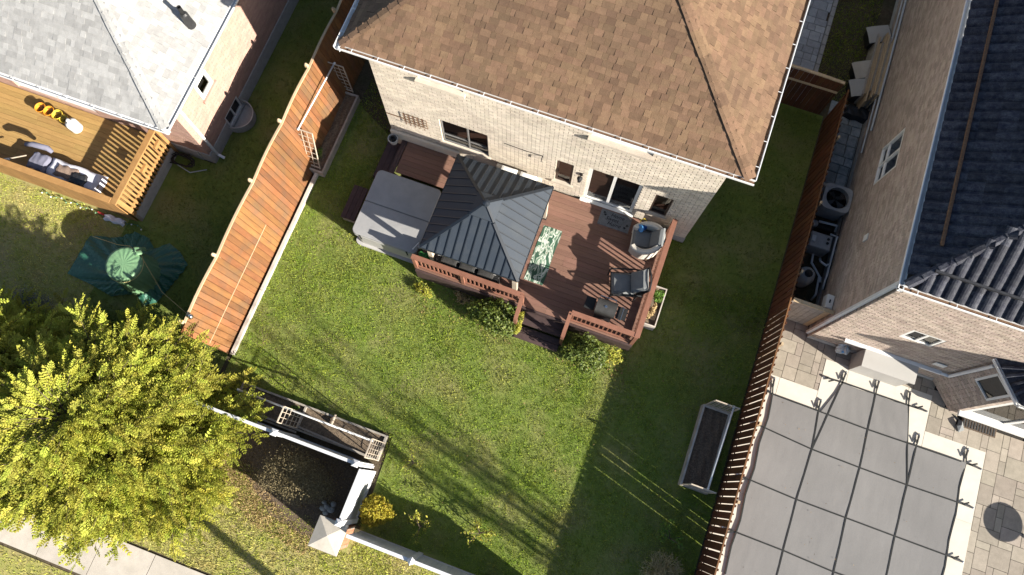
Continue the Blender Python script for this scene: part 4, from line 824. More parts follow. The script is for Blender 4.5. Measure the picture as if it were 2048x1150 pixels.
# gazebo
GZ = thing('gazebo', 'square gazebo with dark ribbed metal hip roof on the deck', 'gazebo', (-2.83, 5.97, .75))
gx0, gx1, gy0, gy1, ge, gt = -4.13, -1.54, 4.66, 7.29, 2.35, 3.25; gc = Vector((-2.83, 5.97, gt)); tz = .70
def gface(name, a, b, top, nr, ribs, mt, base):
    a, b, top = Vector(a), Vector(b), Vector(top); d = (b-a).normalized(); L = (b-a).length; mid = a.lerp(b, .5); up = (top-mid); H_ = up.length; up.normalize(); n = d.cross(up).normalized()
    if n.z < 0: n = -n
    w = L/nr
    for i in range(nr):
        s0, s1 = i*w, (i+1)*w; h = lambda s: H_*min(s, L-s)/(L/2)
        pts = [a+d*s0, a+d*s1, a+d*s1+up*h(s1)]
        if s0 < L/2 < s1: pts.append(a+d*(L/2)+up*H_)
        pts.append(a+d*s0+up*h(s0))
        clean = [p for j, p in enumerate(pts) if (p-pts[j-1]).length > 1e-4]; m_ = len(clean); q = MB()
        q.add(clean+[p-n*.012 for p in clean], [tuple(range(m_)), tuple(range(2*m_-1, m_-1, -1))]+[(j, m_+j, m_+(j+1) % m_, (j+1) % m_) for j in range(m_)]); part('panel', q, mt, base)
        if i:
            e = a+d*s0; q = MB(); q.bar(e+n*.010, e+up*h(s0)*.985+n*.010, .026, .024, up=n); part('rib', q, M['steel_edge'], base)
    return n
cs = [(gx0, gy0, ge), (gx1, gy0, ge), (gx1, gy1, ge), (gx0, gy1, ge)]
for i in range(4): gface('side', cs[i], cs[(i+1) % 4], gc, 12, 1, M['steel_roof'], GZ)
tc = [Vector(c).lerp(gc, .755)+Z*.05 for c in cs]; tp = gc+Z*.08
for i in range(4):
    q = MB(); a, b = tc[i], tc[(i+1) % 4]; q.add([a, b, tp, a-Z*.045, b-Z*.045], [(0, 1, 2), (3, 4, 1, 0)]); o = part('vent_panel', q, M['steel_roof'], GZ)
for i in range(4):
    q = MB(); q.bar(Vector(cs[i])+Z*.012, Vector(cs[i]).lerp(gc, .75)+Z*.012, .07, .03); part('hip_trim', q, M['steel_edge'], GZ)
    q = MB(); q.bar(tc[i]+Z*.01, tp+Z*.01, .05, .022); part('hip_trim', q, M['steel_edge'], GZ)
    q = MB(); q.bar(Vector(cs[i])-Z*.03, Vector(cs[(i+1) % 4])-Z*.03, .03, .07); part('eave_trim', q, M['steel_edge'], GZ)
q = MB(); q.lathe(tuple(tp-Z*.03), [(.10, 0), (.09, .05), (.03, .07), (0, .075)], 8); part('finial', q, M['steel_edge'], GZ)
for x_, y_ in ((gx0+.16, gy0+.16), (gx1-.13, gy0+.16), (gx1-.09, gy1-.24), (gx0+.16, gy1-.16)):
    o = boxpiece('post', GZ, M['trellis_wood'], x_-.06, x_+.06, y_-.06, y_+.06, .755, 2.32); boxpiece('foot', GZ, M['dark_metal'], x_-.08, x_+.08, y_-.08, y_+.08, .755, .80)
q = MB(); q.bar((gx0+.16, gy0+.16, 2.24), (gx1-.13, gy0+.16, 2.24), .05, .1); q.bar((gx1-.12, gy0+.16, 2.24), (gx1-.12, gy1-.2, 2.24), .05, .1); q.bar((gx0+.16, gy0+.16, 2.24), (gx0+.16, gy1-.16, 2.24), .05, .1); q.bar((gx0+.16, gy1-.16, 2.24), (gx1-.13, gy1-.2, 2.24), .05, .1); part('beam', q, M['trellis_wood'], GZ)

# hot tub
HT = thing('hot_tub', 'hot tub under a folding grey cover at the left end of the deck', 'hot tub', (-5.4, 5.78, 0))
def rrect(x0, x1, y0, y1, r, n=5):
    o = []
    for cx, cy, a in ((x1-r, y0+r, -90), (x1-r, y1-r, 0), (x0+r, y1-r, 90), (x0+r, y0+r, 180)): o += [(cx+r*math.cos(R(a+90*i/n)), cy+r*math.sin(R(a+90*i/n))) for i in range(n+1)]
    return o
q = MB(); q.prism(rrect(-6.32, -4.55, 4.84, 6.68, .14), .06, .80); part('cabinet', q, M['tub_side'], HT)
q = MB(); q.prism(rrect(-6.42, -4.50, 4.76, 6.74, .16), .0, .06); q.prism(rrect(-6.36, -4.50, 4.79, 6.72, .16), .80, .845); part('shell_rim', q, M['tub_side'], HT)
def cover_half(y0, y1, rs, zs):
    n = 14; out = []
    def fn(u, v):
        x = -6.35+1.87*u; yy = y0+(y1-y0)*v
        return (x, yy, zs+.012*math.sin(5*u+1)*math.sin(4*v)+(.02*(v if rs else 1-v)))
    pl = rrect(-6.36, -4.48, y0, y1, .14); pl = [(x, yy if not ((rs and yy > y1-.16) or (not rs and yy < y0+.16)) else (y1 if rs else y0)) for x, yy in pl]
    pl2 = []
    for p in pl:
        x, yy = p
        if (rs and yy == y1) or (not rs and yy == y0): x = -6.36 if x < -5.4 else -4.48
        if not pl2 or (abs(pl2[-1][0]-x)+abs(pl2[-1][1]-yy)) > 1e-4: pl2.append((x, yy))
    nn = len(pl2); c = (-5.42, (y0+y1)/2); sh = [(c[0]+(x-c[0])*.985, c[1]+(yy-c[1])*.975) for x, yy in pl2]
    q = MB(); q.add([(x, yy, .84) for x, yy in pl2]+[(x, yy, zs) for x, yy in pl2]+[(x, yy, zs+.018) for x, yy in sh]+[(*c, zs+.034)], [(i, (i+1) % nn, nn+(i+1) % nn, nn+i) for i in range(nn)]+[(nn+i, nn+(i+1) % nn, 2*nn+(i+1) % nn, 2*nn+i) for i in range(nn)]+[(2*nn+i, 2*nn+(i+1) % nn, 3*nn) for i in range(nn)])
    return part('cover_half', q, M['tub_cover'], HT)
cover_half(4.80, 5.765, True, .92); cover_half(5.778, 6.75, False, .925)
q = MB(); q.bar((-6.30, 5.772, .935), (-4.52, 5.772, .935), .02, .01); part('fold_seam', q, M['cushion'], HT)
for x_ in (-6.1, -4.75):
    q = MB(); q.bar((x_, 4.79, .92), (x_, 4.79, .62), .04, .012, up=(0, 1, 0)); part('strap', q, M['strap'], HT)
q = MB(); q.tube([(-4.60, 4.9, .97), (-4.50, 5.1, 1.05), (-4.46, 5.0, .9)], .018, 6); part('cover_handle', q, M['white_plastic'], HT)
t = thing('tub_steps', 'dark brown wooden step block beside the hot tub', 'steps', (-6.8, 5.8, 0))
for i in range(3): boxpiece('tread', t, M['deck_dark'], -7.02+i*.14, -7.02+i*.14+.132, 5.28, 6.30, .26, .30)
q = MB(); q.box(-7.0, -6.62, 5.30, 5.33, 0, .26); q.box(-7.0, -6.62, 6.25, 6.28, 0, .26); q.box(-7.0, -6.97, 5.33, 6.25, 0, .26); part('frame', q, M['grey_wood'], t)

# deck furniture
q = MB(); q.grid(lambda u, v: (-1.56+.53*u+.008*math.sin(9*v), 5.20+1.62*v, .757+.004*math.sin(8*u+11*v)), 6, 14); q2 = len(q.v); t = solo('rug', q, M['rug'], 'green and white leaf camouflage rug half under the gazebo roof', 'rug')
t = thing('doormat', 'grey printed doormat in front of the sliding door', 'doormat', (.22, 7.6, .75))
q = MB(); q.bbox(-.22, .655, 7.36, 7.82, .752, .765, .004); part('mat_body', q, M['mat_grey'], t)
for k, (txt, dy, dx) in enumerate((('Home', .12, .05), ('Sweet', 0, -.07), ('Home', -.13, .02))):
    cu = bpy.data.curves.new('lettering', 'FONT'); cu.body = txt; cu.size = .15; cu.shear = .35; cu.extrude = .0008; cu.align_x = 'CENTER'; cu.align_y = 'CENTER'; o = bpy.data.objects.new('lettering', cu); me = bpy.data.meshes.new_from_object(o); bpy.data.objects.remove(o)
    me.materials.append(M['mat_ink']); o = bpy.data.objects.new('lettering', me); COL.objects.link(o); o.parent = t; o.location = (dx-.02, dy+.0, .0172)
for cx, cy in ((-.12, 7.74), (.52, 7.48), (.57, 7.56), (-.08, 7.68)):
    q = MB(); q.lathe((cx, cy, .7655), [(.008, 0), (.008, .002), (0, .0022)], 6)
    for i in range(5): a = i*1.257; q.tube([(cx, cy, .767), (cx+.045*math.cos(a), cy+.04*math.sin(a), .767)], [.012, .004], 4)
    part('flower_print', q, M['mat_ink'], t)
t = thing('stick_bundle', 'small white sticks lying at the door sill beside the doormat', 'sticks', (.5, 7.8, .78))
for i in range(3): q = MB(); q.tube([(.36+.03*i, 7.90-.02*i, .80), (.62, 7.76+.02*i, .785)], .012, 5); part('stick', q, M['trellis_wood'], t)
def cushion_mb(x0, x1, y0, y1, z0, z1, b=.035):
    def fn(u, v):
        e = min(u, 1-u, v, 1-v); s = min(1, e*7); return (x0+(x1-x0)*u, y0+(y1-y0)*v, z0+(z1-z0)*(.45+.55*math.sqrt(max(0, 1-(1-s)**2)))+.012*math.sin(math.pi*u)*math.sin(math.pi*v))
    q = MB().grid(fn, 10, 10); q.box(x0, x1, y0, y1, z0, z0+(z1-z0)*.46); return q
def chair(name, label, loc, rz, fm, cm, fat):
    """local: faces -x, seat centre at origin, floor z 0"""
    t = thing(name, label, 'armchair', loc, rz, 'cushioned armchairs on the brown deck')
    part('seat_cushion', cushion_mb(-.30, .22, -.25, .25, .36, .48), cm, t, smooth=False, local=True)
    b = cushion_mb(-.24, .24, -.25, .25, 0, .12); b.xf(Matrix.Translation((.34, 0, .68)) @ Matrix.Rotation(R(-62 if fat else -52), 4, 'Y')); part('back_cushion', b, cm, t, local=True)
    for s in (-1, 1):
        q = MB()
        if fat: continue
        else: q.tube([(-.34, s*.31, .02), (-.34, s*.31, .5), (-.28, s*.31, .57), (.2, s*.31, .58), (.38, s*.31, .52)], .02, 6)
        part('arm', q, fm, t, local=True)
        if not fat: q = MB(); q.tube([(.26, s*.29, .02), (.28, s*.29, .38), (.5, s*.27, .9)], .02, 6); part('leg', q, fm, t, local=True)
    q = MB(); q.box(-.32, .28, -.285, .285, .24, .355) if fat else q.box(-.32, .25, -.29, .29, .315, .35); part('seat_frame', q, fm, t, local=True)
    q = MB()
    if fat:
        n = 26; pr = [(.33, .10), (.33, .95), (.36, 1.0), (.44, 1.0), (.47, .94), (.44, .10)]; m_ = len(pr); vs = []
        for i in range(n+1):
            a = R(-142+284*i/n); hh = .56+.30*max(0, math.cos(a*.62))**2; vs += [(.03+r_*1.02*math.cos(a), r_*.98*math.sin(a), .03+hh*z_) for r_, z_ in pr]
        q.add(vs, [(i*m_+j, i*m_+(j+1) % m_, (i+1)*m_+(j+1) % m_, (i+1)*m_+j) for i in range(n) for j in range(m_)]+[tuple(range(m_-1, -1, -1)), tuple(n*m_+j for j in range(m_))])
    else: q.tube([(.5, -.27, .9), (.53, -.1, .95), (.53, .1, .95), (.5, .27, .9)], .022, 6); q.add([(.27, -.27, .38), (.27, .27, .38), (.47, .27, .88), (.47, -.27, .88)], [(0, 1, 2, 3)])
    part('back_frame', q, fm, t, local=True); return t
chair('armchair', 'pale wicker armchair with grey cushions holding a blue toy bucket', (1.10, 7.18, .752), R(8), M['wicker_white'], M['cushion'], True)
chair('armchair', 'black framed armchair with grey cushions nearest the grill', (.98, 5.86, .752), R(17), M['black_plastic'], M['cushion'], False).scale = (1.12, 1.12, 1.05)
t = thing('toy_bucket', 'blue toy bucket with yellow handle lying on the pale armchair', 'bucket', (.98, 7.45, 1.26))
q = MB(); q.lathe((0, 0, 0), [(.075, 0), (.095, .16), (.105, .165), (.09, .16), (.07, .02)], 16); q.xf(Matrix.Translation((1.02, 7.5, 1.29)) @ Matrix.Rotation(R(-62), 4, 'Y') @ Matrix.Rotation(R(40), 4, 'X')); part('bucket_body', q, M['blue_plastic'], t, smooth=True)
q = MB(); q.lathe((0, 0, 0), [(.096, .150), (.112, .155), (.112, .175), (.09, .175)], 16); q.xf(Matrix.Translation((1.02, 7.5, 1.29)) @ Matrix.Rotation(R(-62), 4, 'Y') @ Matrix.Rotation(R(40), 4, 'X')); part('rim', q, M['blue_light'], t, smooth=True)
q = MB(); q.tube([(.88, 7.50, 1.32), (.84, 7.60, 1.36), (.92, 7.68, 1.37), (1.02, 7.63, 1.36)], .014, 6); part('handle', q, M['yellow_plastic'], t, smooth=True)
BQ = thing('gas_grill', 'black gas grill with closed lid in the deck corner by the steps', 'grill', (.72, 4.98, .75))
q = MB(); n = 10
def lid(u, v):
    a = math.pi*(v); return (.46+.52*u, 4.99-.19*math.cos(a), 1.52+.19*math.sin(a)**.6)
q.grid(lid, 6, 14)
q.add([lid(0, j/14) for j in range(15)], [tuple(range(14, -1, -1))]); q.add([lid(1, j/14) for j in range(15)], [tuple(range(15))]); part('lid', q, M['bbq_cover'], BQ)
q = MB(); q.box(.47, .97, 4.81, 5.17, 1.34, 1.52); part('firebox', q, M['black_plastic'], BQ)
q = MB(); q.box(.50, .94, 4.84, 5.14, .85, 1.34); part('cabinet', q, M['dark_metal'], BQ)
for sx in (-1, 1):
    q = MB(); x_ = .72+sx*.42; q.bbox(x_-.13, x_+.13, 4.83, 5.15, 1.46, 1.50, .01); part('side_shelf', q, M['black_plastic'], BQ)
q = MB(); q.tube([(.50, 5.14, 1.58), (.50, 5.24, 1.58), (.92, 5.24, 1.58), (.92, 5.14, 1.58)], .014, 6); part('handle', q, M['silver'], BQ)
q = MB(); q.tube([(1.10, 4.80, 1.55), (1.15, 4.80, 1.55), (1.15, 5.14, 1.55), (1.10, 5.14, 1.55)], .012, 6); part('shelf_rail', q, M['silver'], BQ)
q = MB(); q.lathe((.70, 4.97, 1.705), [(.035, 0), (.035, .012), (.0, .014)], 12); q.box(.66, .74, 4.96, 4.98, 1.70, 1.722); part('thermometer', q, M['silver'], BQ)
for x_ in (.53, .91):
    for y_ in (4.86, 5.12): q = MB(); q.lathe((x_, y_, .752), [(.035, 0), (.035, .1)], 8); part('wheel', q, M['black_plastic'], BQ)
def sofa(name, label, x0, x1, yb, yf, n, seatm, fm):
    t = thing(name, label, 'sofa', ((x0+x1)/2, (yb+yf)/2, .75), 0, 'sofas under the gazebo'); s = 1 if yf > yb else -1
    lo, hi = min(yb, yf), max(yb, yf); q = MB(); q.box(x0, x1, lo, hi, .80, 1.10); part('seat_frame', q, fm, t)
    q = MB(); q.box(x0, x1, min(yb, yb+s*.09), max(yb, yb+s*.09), 1.10, 1.46); part('back_frame', q, fm, t)
    for xa in (x0, x1-.1): q = MB(); q.bbox(xa, xa+.1, lo, hi, 1.10, 1.33, .015); part('arm', q, fm, t)
    w = (x1-x0-.2)/n
    for i in range(n):
        xa = x0+.1+i*w; part('seat_cushion', cushion_mb(xa+.01, xa+w-.01, min(yb+s*.2, yf), max(yb+s*.2, yf), 1.10, 1.24), seatm, t)
        part('back_cushion', cushion_mb(xa+.01, xa+w-.01, min(yb+s*.02, yb+s*.2), max(yb+s*.02, yb+s*.2), 1.22, 1.55), seatm, t)
sofa('sofa', 'white cushioned sofa against the cream brick wall behind the gazebo', -3.25, -1.98, 7.80, 7.15, 2, M['cushion_white'], M['wicker_white'])
sofa('sofa', 'dark cushioned sofa with white trim along the deck railing under the gazebo', -3.82, -2.12, 4.68, 5.30, 3, M['bbq_cover'], M['black_plastic'])
t = solo('green_cover', drape(-4.33, -4.05, 4.62, 4.86, 1.35, .95, 8), mat('green_cloth', (.02, .11, .02)), 'green cloth cover at the gazebo corner beside the hot tub', 'cover', smooth=True)
t = thing('coffee_table', 'low dark table with two pale edges beside the dark sofa', 'table', (-2.95, 5.0, .75))
for k, (y_, z_) in enumerate(((4.86, 1.50), (4.74, 1.42))): q = MB(); q.bar((-3.8, y_, z_), (-2.2+.0*k, y_, z_), .03, .03); part('edge_trim', q, M['white_metal'], t)
q = MB(); q.box(-3.8, -2.2, 4.76, 4.84, 1.40, 1.43); part('tabletop', q, M['black_plastic'], t)
for x_ in (-3.75, -2.25): q = MB(); q.box(x_-.02, x_+.02, 4.78, 4.82, .755, 1.40); part('leg', q, M['black_plastic'], t)
# planter right of the deck
t = thing('planter_box', 'white wooden planter box standing against the right deck railing', 'planter', (2.0, 5.78, 0))
for a in ((1.77, 1.80, 5.22, 6.34), (2.13, 2.16, 5.22, 6.34), (1.80, 2.13, 5.22, 5.25), (1.80, 2.13, 6.31, 6.34)): boxpiece('plank', t, M['kerb_timber'], *a, 0, .44)
q = MB().grid(lambda u, v: (1.8+.36*u, 5.24+1.08*v, .36+.02*math.sin(14*v+5*u)), 6, 14); part('soil', q, M['soil'], t, kind='stuff', smooth=True)
t = thing('wire_shelf', 'dark slatted rack lying in the white planter box', 'rack', (2.05, 5.55, .4))
for i in range(6): q = MB(); q.bar((1.93+.035*i, 5.40, .41), (1.95+.035*i, 5.68, .41), .016); part('slat', q, M['bark'], t)
for y_ in (5.42, 5.66): q = MB(); q.bar((1.92, y_, .40), (2.14, y_, .40), .016, .012); part('rail', q, M['bark'], t)
# ------------------------------------------------------------------ pool and patio
PT = tag(bpy.data.objects.new('patio', None), None, None, None, 'structure'); COL.objects.link(PT)
q = MB(); q.add([(5.03, -8, -.004), (17, -8, -.004), (17, 6.87, -.004), (5.03, 6.87, -.004)], [(0, 1, 2, 3)]); part('joint_sand', q, M['paver_joint'], PT)
outer = [(5.08, -8), (11.28, -8), (11.28, 5.10), (9.67, 5.10), (9.67, 6.08), (6.78, 6.08), (6.78, 5.17), (5.08, 5.17)]
bayp = [(9.52, 6.6), (10.12, 5.81), (15, 5.81), (15, 6.9)]
U = .178; nx_, ny_ = int((16.0-5.06)/U), int((6.84+3)/U); used = np.zeros((nx_, ny_), bool); cells = []
rp_ = random.Random(5); pv = []
for j in range(ny_):
    for i in range(nx_):
        if used[i, j]: continue
        opts = [(2, 2), (2, 3), (3, 2), (3, 3), (1, 2), (2, 1), (3, 2), (2, 3)]; rp_.shuffle(opts)
        for a, b in opts+[(1, 2), (2, 1), (1, 1)]:
            if i+a <= nx_ and j+b <= ny_ and not used[i:i+a, j:j+b].any(): used[i:i+a, j:j+b] = True; pv.append((5.06+i*U, -3+j*U, a*U, b*U)); break
keep = [p for p in pv if not all(inpoly(p[0]+a_, p[1]+b_, outer) for a_ in (.01, p[2]-.01) for b_ in (.01, p[3]-.01)) and not inpoly(p[0]+p[2]/2, p[1]+p[3]/2, bayp)]
keep.sort(key=lambda p: 0 if inview((p[0]+p[2]/2, p[1]+p[3]/2, 0), 1.06) else 1); rest = MB()
for i, (x, y, a, b) in enumerate(keep):
    z_ = .016+rp_.uniform(-.0025, .0025)
    if i < 300: boxpiece('paver', PT, M['paver_tan'], x+.006, x+a-.006, y+.006, y+b-.006, -.04, z_)
    else: rest.box(x+.006, x+a-.006, y+.006, y+b-.006, -.04, z_)
if rest.v: part('paver', rest, M['paver_tan'], PT, kind='stuff')
PL = thing('swimming_pool', 'swimming pool with pale stone coping on the right behind the dark fence', 'pool', (8.2, 1, 0))
cp = []
y = 5.17
while y > -6: cp.append((5.09, 5.74, max(y-1.62, -6), y)); y -= 1.62
y = 5.10
while y > -6: cp.append((10.78, 11.28, max(y-1.9, -6), y)); y -= 1.9
cp += [(5.745, 6.78, 4.58, 5.17), (6.785, 7.42, 4.58, 6.08), (7.425, 8.25, 5.54, 6.08), (8.255, 9.04, 5.54, 6.08), (9.045, 9.67, 4.58, 6.08), (9.675, 10.775, 4.58, 5.10)]
for a, b, c, d in cp: boxpiece('coping_stone', PL, M['coping'], a+.0025, b-.0025, c+.0025, d-.0025, -.05, .024)
q = MB(); q.box(5.20, 5.46, -.58, -.30, .036, .05); part('skimmer_lid', q, M['white_plastic'], PL)
q = MB(); q.lathe((5.47, .42, .036), [(.03, 0), (.03, .006), (0, .007)], 8); part('anchor_hole', q, M['strap'], PL)
PC = thing('pool_cover', 'grey mesh safety cover stretched over the pool with black straps', 'pool cover', (8.2, 1, .04))
G = .085; q = MB(); idx = {}; r9 = random.Random(9)
def cz(x, y):
    s = .062+.008*math.sin(2.1*x+1.3*y)+.006*math.sin(5.3*y+.7*x)
    return s - .016*math.sin(math.pi*min(1, max(0, (x-5.66)/5.17)))
def cx_(x, y):
    e = .05*abs(math.sin(math.pi*(y-4.64)/1.345)); return x
shape = [(5.66, -6), (10.83, -6), (10.83, 4.66), (9.28, 4.66), (9.10, 5.60), (7.37, 5.60), (6.98, 4.66), (5.66, 4.66)]
def mainf(u, v):
    x = 5.66+5.17*u; y = -6+10.66*v; e = .03*abs(math.sin(math.pi*(y-4.64)/1.345))
    if y < 4.66: x += e*max(0, 1-u*10)-e*max(0, 1-(1-u)*10)
    return (x, y-.03*abs(math.sin(math.pi*(x-5.66)/1.29))*max(0, 1-(1-v)*20)*(1 if not 6.98 < x < 9.28 else 0), cz(x, y))
def bumpf(u, v):
    x = (6.98+.39*v)*(1-u)+(9.28-.18*v)*u; y = 4.66+.94*v; return (x, y-.03*abs(math.sin(math.pi*u*2))*v**6, cz(x, y)+.004*math.sin(40*u+9*v)*(1-v))
q.grid(mainf, 64, 132, .5); q.grid(bumpf, 26, 12, .5)
part('mesh_cover', q, M['pool_cover'], PC, smooth=True)
def strap(pts, w=.036, nm='strap'):
    q = MB(); P = []
    for (a, b), (c, d) in zip(pts, pts[1:]):
        n = max(1, int(math.hypot(c-a, d-b)/.25)); P += [(a+(c-a)*k/n, b+(d-b)*k/n) for k in range(n)]
    P.append(pts[-1]); P = [(x, y, (cz(x, y) if inpoly(x, y, shape) else .043)+.006) for x, y in P]
    for a, b in zip(P, P[1:]): q.bar(a, b, w, .008)
    part(nm, q, M['strap'], PC)
for s in ([(6.90, 4.80), (6.99, 3.62), (6.93, 2.26), (6.92, .94), (6.9, -6)], [(7.35, 5.74), (6.99, 3.62)], [(8.23, 5.83), (8.25, 4.6), (8.27, 3.59), (8.22, 2.25), (8.24, .85), (8.24, -6)],
          [(9.08, 5.80), (9.32, 4.5), (9.51, 3.58), (9.49, 2.24), (9.5, -6)], [(9.53, 4.80), (9.51, 3.58)],
          [(5.44, 4.70), (5.66, 4.66), (8.2, 4.62), (10.83, 4.64), (11.08, 4.64)], [(5.43, 3.76), (6.99, 3.62), (8.27, 3.59), (9.51, 3.58), (11.06, 3.60)], [(5.43, 2.33), (6.93, 2.26), (8.22, 2.25), (9.49, 2.24), (11.07, 2.23)],
          [(5.45, .96), (6.92, .94), (8.24, .88), (9.5, .9), (11.1, .9)], [(5.45, -.4), (11.1, -.45)], [(6.98, 5.58), (7.37, 5.60), (9.10, 5.60), (9.45, 5.61)], [(5.60, 4.94), (5.66, 4.66), (5.71, 4.0), (5.66, 3.3), (5.71, 2.65), (5.66, 1.95), (5.71, 1.28), (5.66, .6), (5.7, -.1)],
          [(10.80, 4.86), (10.83, 4.66), (10.78, 3.97), (10.82, 3.3), (10.78, 2.6), (10.82, 1.95), (10.78, 1.28), (10.8, -.2)]): strap(s)
def anchor(x, y, dx, dy):
    l = math.hypot(dx, dy); d = Vector((dx/l, dy/l, 0)); p = Vector((x, y, .065)); q = MB()
    q.tube([p-d*.16, p-d*.02], .024, 7); q.bar(p-d*.02, p+d*.05, .05, .02); a = part('anchor_spring', q, M['dark_metal'], PC)
    q = MB(); q.lathe((x+d.x*.07, y+d.y*.07, .036), [(.028, 0), (.028, .03), (.0, .035)], 8); part('anchor_pin', q, M['silver'], a)
    n = Vector((-d.y, d.x, 0)); q = MB(); q.bar(p-d*.2+Z*.01, p-d*.06+n*.09+Z*.02, .04, .008); part('strap_tail', q, M['strap'], a)
for a in ((6.9, 4.88, 0, 1), (7.35, 5.83, .1, 1), (8.23, 5.92, 0, 1), (9.08, 5.89, -.1, 1), (9.53, 4.88, 0, 1), (5.6, 5.02, -.1, 1), (10.8, 4.95, .05, 1), (11.15, 4.63, 1, -.05), (11.14, 3.6, 1, 0), (11.15, 2.22, 1, 0), (5.40, .96, -1, 0), (5.40, 2.34, -1, 0), (5.38, 3.77, -1, 0), (5.38, 4.71, -1, 0), (6.90, 5.58, -1, 0), (9.52, 5.61, 1, 0)): anchor(*a)
t = thing('storage_box', 'large pale grey deck storage box against the tiled house wall', 'storage box', (8.16, 6.4, 0))
q = MB(); q.bbox(7.40, 8.70, 5.98, 6.44, .016, .88, .01); part('box_body', q, M['box_light'], t)
q = MB(); q.add([(7.36, 5.93, .88), (8.74, 5.93, .88), (8.74, 6.46, .88), (7.36, 6.46, .88), (7.36, 5.93, .94), (8.74, 5.93, .94), (8.74, 6.46, .98), (7.36, 6.46, .98)], [(3, 2, 1, 0), (4, 5, 6, 7), (0, 1, 5, 4), (1, 2, 6, 5), (2, 3, 7, 6), (3, 0, 4, 7)]); part('lid', q, M['box_light'], t)
t = thing('garbage_bag', 'shiny clear plastic bag of rubbish on the patio beside the storage box', 'bag', (7.05, 6.45, 0))
q = MB(); r8 = random.Random(8)
def bagf(u, v):
    a = 2*math.pi*u; b = math.pi*v; k = 1+.16*math.sin(3*a+2*b)+.10*math.sin(7*a+5*b); return (7.06+.17*k*math.cos(a)*math.sin(b), 6.48+.21*k*math.sin(a)*math.sin(b), .24-.22*k*math.cos(b))
q.grid(bagf, 22, 14); part('bag_body', q, M['bag_clear'], t)
q = MB(); q.tube([(7.06, 6.48, .42), (7.1, 6.52, .52), (7.02, 6.58, .56)], [.03, .02, .05], 6); part('knot', q, M['bag_clear'], t)
q = MB(); q.bbox(7.02, 7.16, 6.30, 6.42, .3, .36, .02); part('contents', q, M['blue_light'], t)
t = thing('door_mat', 'dark coarse mat lying below the patio door of the bay', 'mat', (10.95, 5.66, 0))
q = MB(); q.bbox(10.52, 11.42, 5.54, 5.78, .018, .06, .01); part('mat_body', q, M['mulch'], t)
q = MB()
for i in range(12): q.box(10.55+i*.072, 10.59+i*.072, 5.56, 5.76, .06, .068)
part('rib', q, M['bbq_cover'], t)
t = thing('folded_umbrella', 'folded dark canvas lying on the patio beside the bay', 'umbrella', (10.62, 5.75, 0))
q = MB(); q.tube([(10.32, 5.76, .03), (10.5, 5.64, .05)], .02, 6); part('pole', q, M['dark_metal'], t)
q = MB(); q.add([(10.43, 5.70, .05), (10.50, 5.66, .12), (10.62, 5.46, .05), (10.50, 5.36, .03), (10.40, 5.50, .10), (10.48, 5.54, .16)], [(0, 4, 5), (0, 5, 1), (1, 5, 2), (5, 3, 2), (5, 4, 3)]); part('canvas', q, M['cushion'], t)
t = thing('pedestal_table', 'small round dark table on a pedestal at the edge of the pool patio', 'table', (13.56, 3.08, 0))
q = MB(); q.lathe((13.56, 3.08, .72), [(.0, 0), (.47, 0), (.48, .015), (.47, .03), (0, .03)], 28); part('tabletop', q, M['dark_metal'], t)
q = MB(); q.lathe((13.56, 3.08, 0), [(.22, .016), (.2, .04), (.05, .06), (.045, .72)], 14); part('pedestal', q, M['dark_metal'], t)

# ------------------------------------------------------------------ side yard by the tiled house
SP = tag(bpy.data.objects.new('stone_path', None), None, None, None, 'structure'); COL.objects.link(SP)
y = 10.5
while y < 13.35:
    h = random.uniform(.26, .4); x = 5.08
    while x < 6.15:
        w = random.uniform(.26, .46); boxpiece('stone', SP, M['stone_path'], x+.012, min(x+w, 6.13)-.012, y+.012, y+h-.012, -.03, .02+random.uniform(-.006, .006), rz=random.uniform(-.03, .03)); x += w
    y += h
IP = tag(bpy.data.objects.new('interlock_path', None), None, None, None, 'structure'); COL.objects.link(IP)
y = 13.3; k = 0
while y < 19:
    h = random.choice((.24, .32)); x = 2.6
    while x < 4.26:
        w = random.choice((.24, .32, .44)); w = min(w, 4.33-x); boxpiece('paver', IP, M['paver_grey'], x+.007, x+w-.007, y+.007, y+h-.007, -.04, .02+random.uniform(-.003, .003)); x += w
    y += h
for i in range(16): boxpiece('edge_stone', IP, M['foundation'], 4.34, 4.46, 13.3+i*.35, 13.3+i*.35+.33, -.03, .06)
AC = thing('air_conditioner', 'grey air conditioner unit with round fan grille by the tiled house', 'air conditioner', (5.76, 10.3, 0))
ap_ = rrect(5.40, 6.12, 9.96, 10.68, .14, 4); q = MB(); q.prism(ap_, .08, .56); part('cabinet', q, M['grey_metal'], AC)
ring = [(5.76+.31*math.cos(R(a)), 10.32+.31*math.sin(R(a))) for a in range(0, 360, 15)]
q = MB(); m_ = 40; an_ = [2*math.pi*k/m_ for k in range(m_)]; se = lambda a: .385/(abs(math.cos(a))**6+abs(math.sin(a))**6)**(1/6); o_ = [(5.755+se(a)*math.cos(a), 10.32+se(a)*math.sin(a)) for a in an_]; ri = [(5.76+.31*math.cos(a), 10.32+.31*math.sin(a)) for a in an_]
q.add([(x, y, .565) for x, y in o_]+[(x, y, .76) for x, y in o_]+[(x, y, .76) for x, y in ri]+[(x, y, .58) for x, y in ri], [(i, (i+1) % m_, m_+(i+1) % m_, m_+i) for i in range(m_)]+[(m_+i, m_+(i+1) % m_, 2*m_+(i+1) % m_, 2*m_+i) for i in range(m_)]+[(2*m_+i, 2*m_+(i+1) % m_, 3*m_+(i+1) % m_, 3*m_+i) for i in range(m_)]); part('top_panel', q, M['grey_metal'], AC)
q = MB(); q.lathe((5.76, 10.32, .60), [(.30, 0), (.0, .0)], 20); part('fan_well', q, M['black_plastic'], AC)
q = MB()
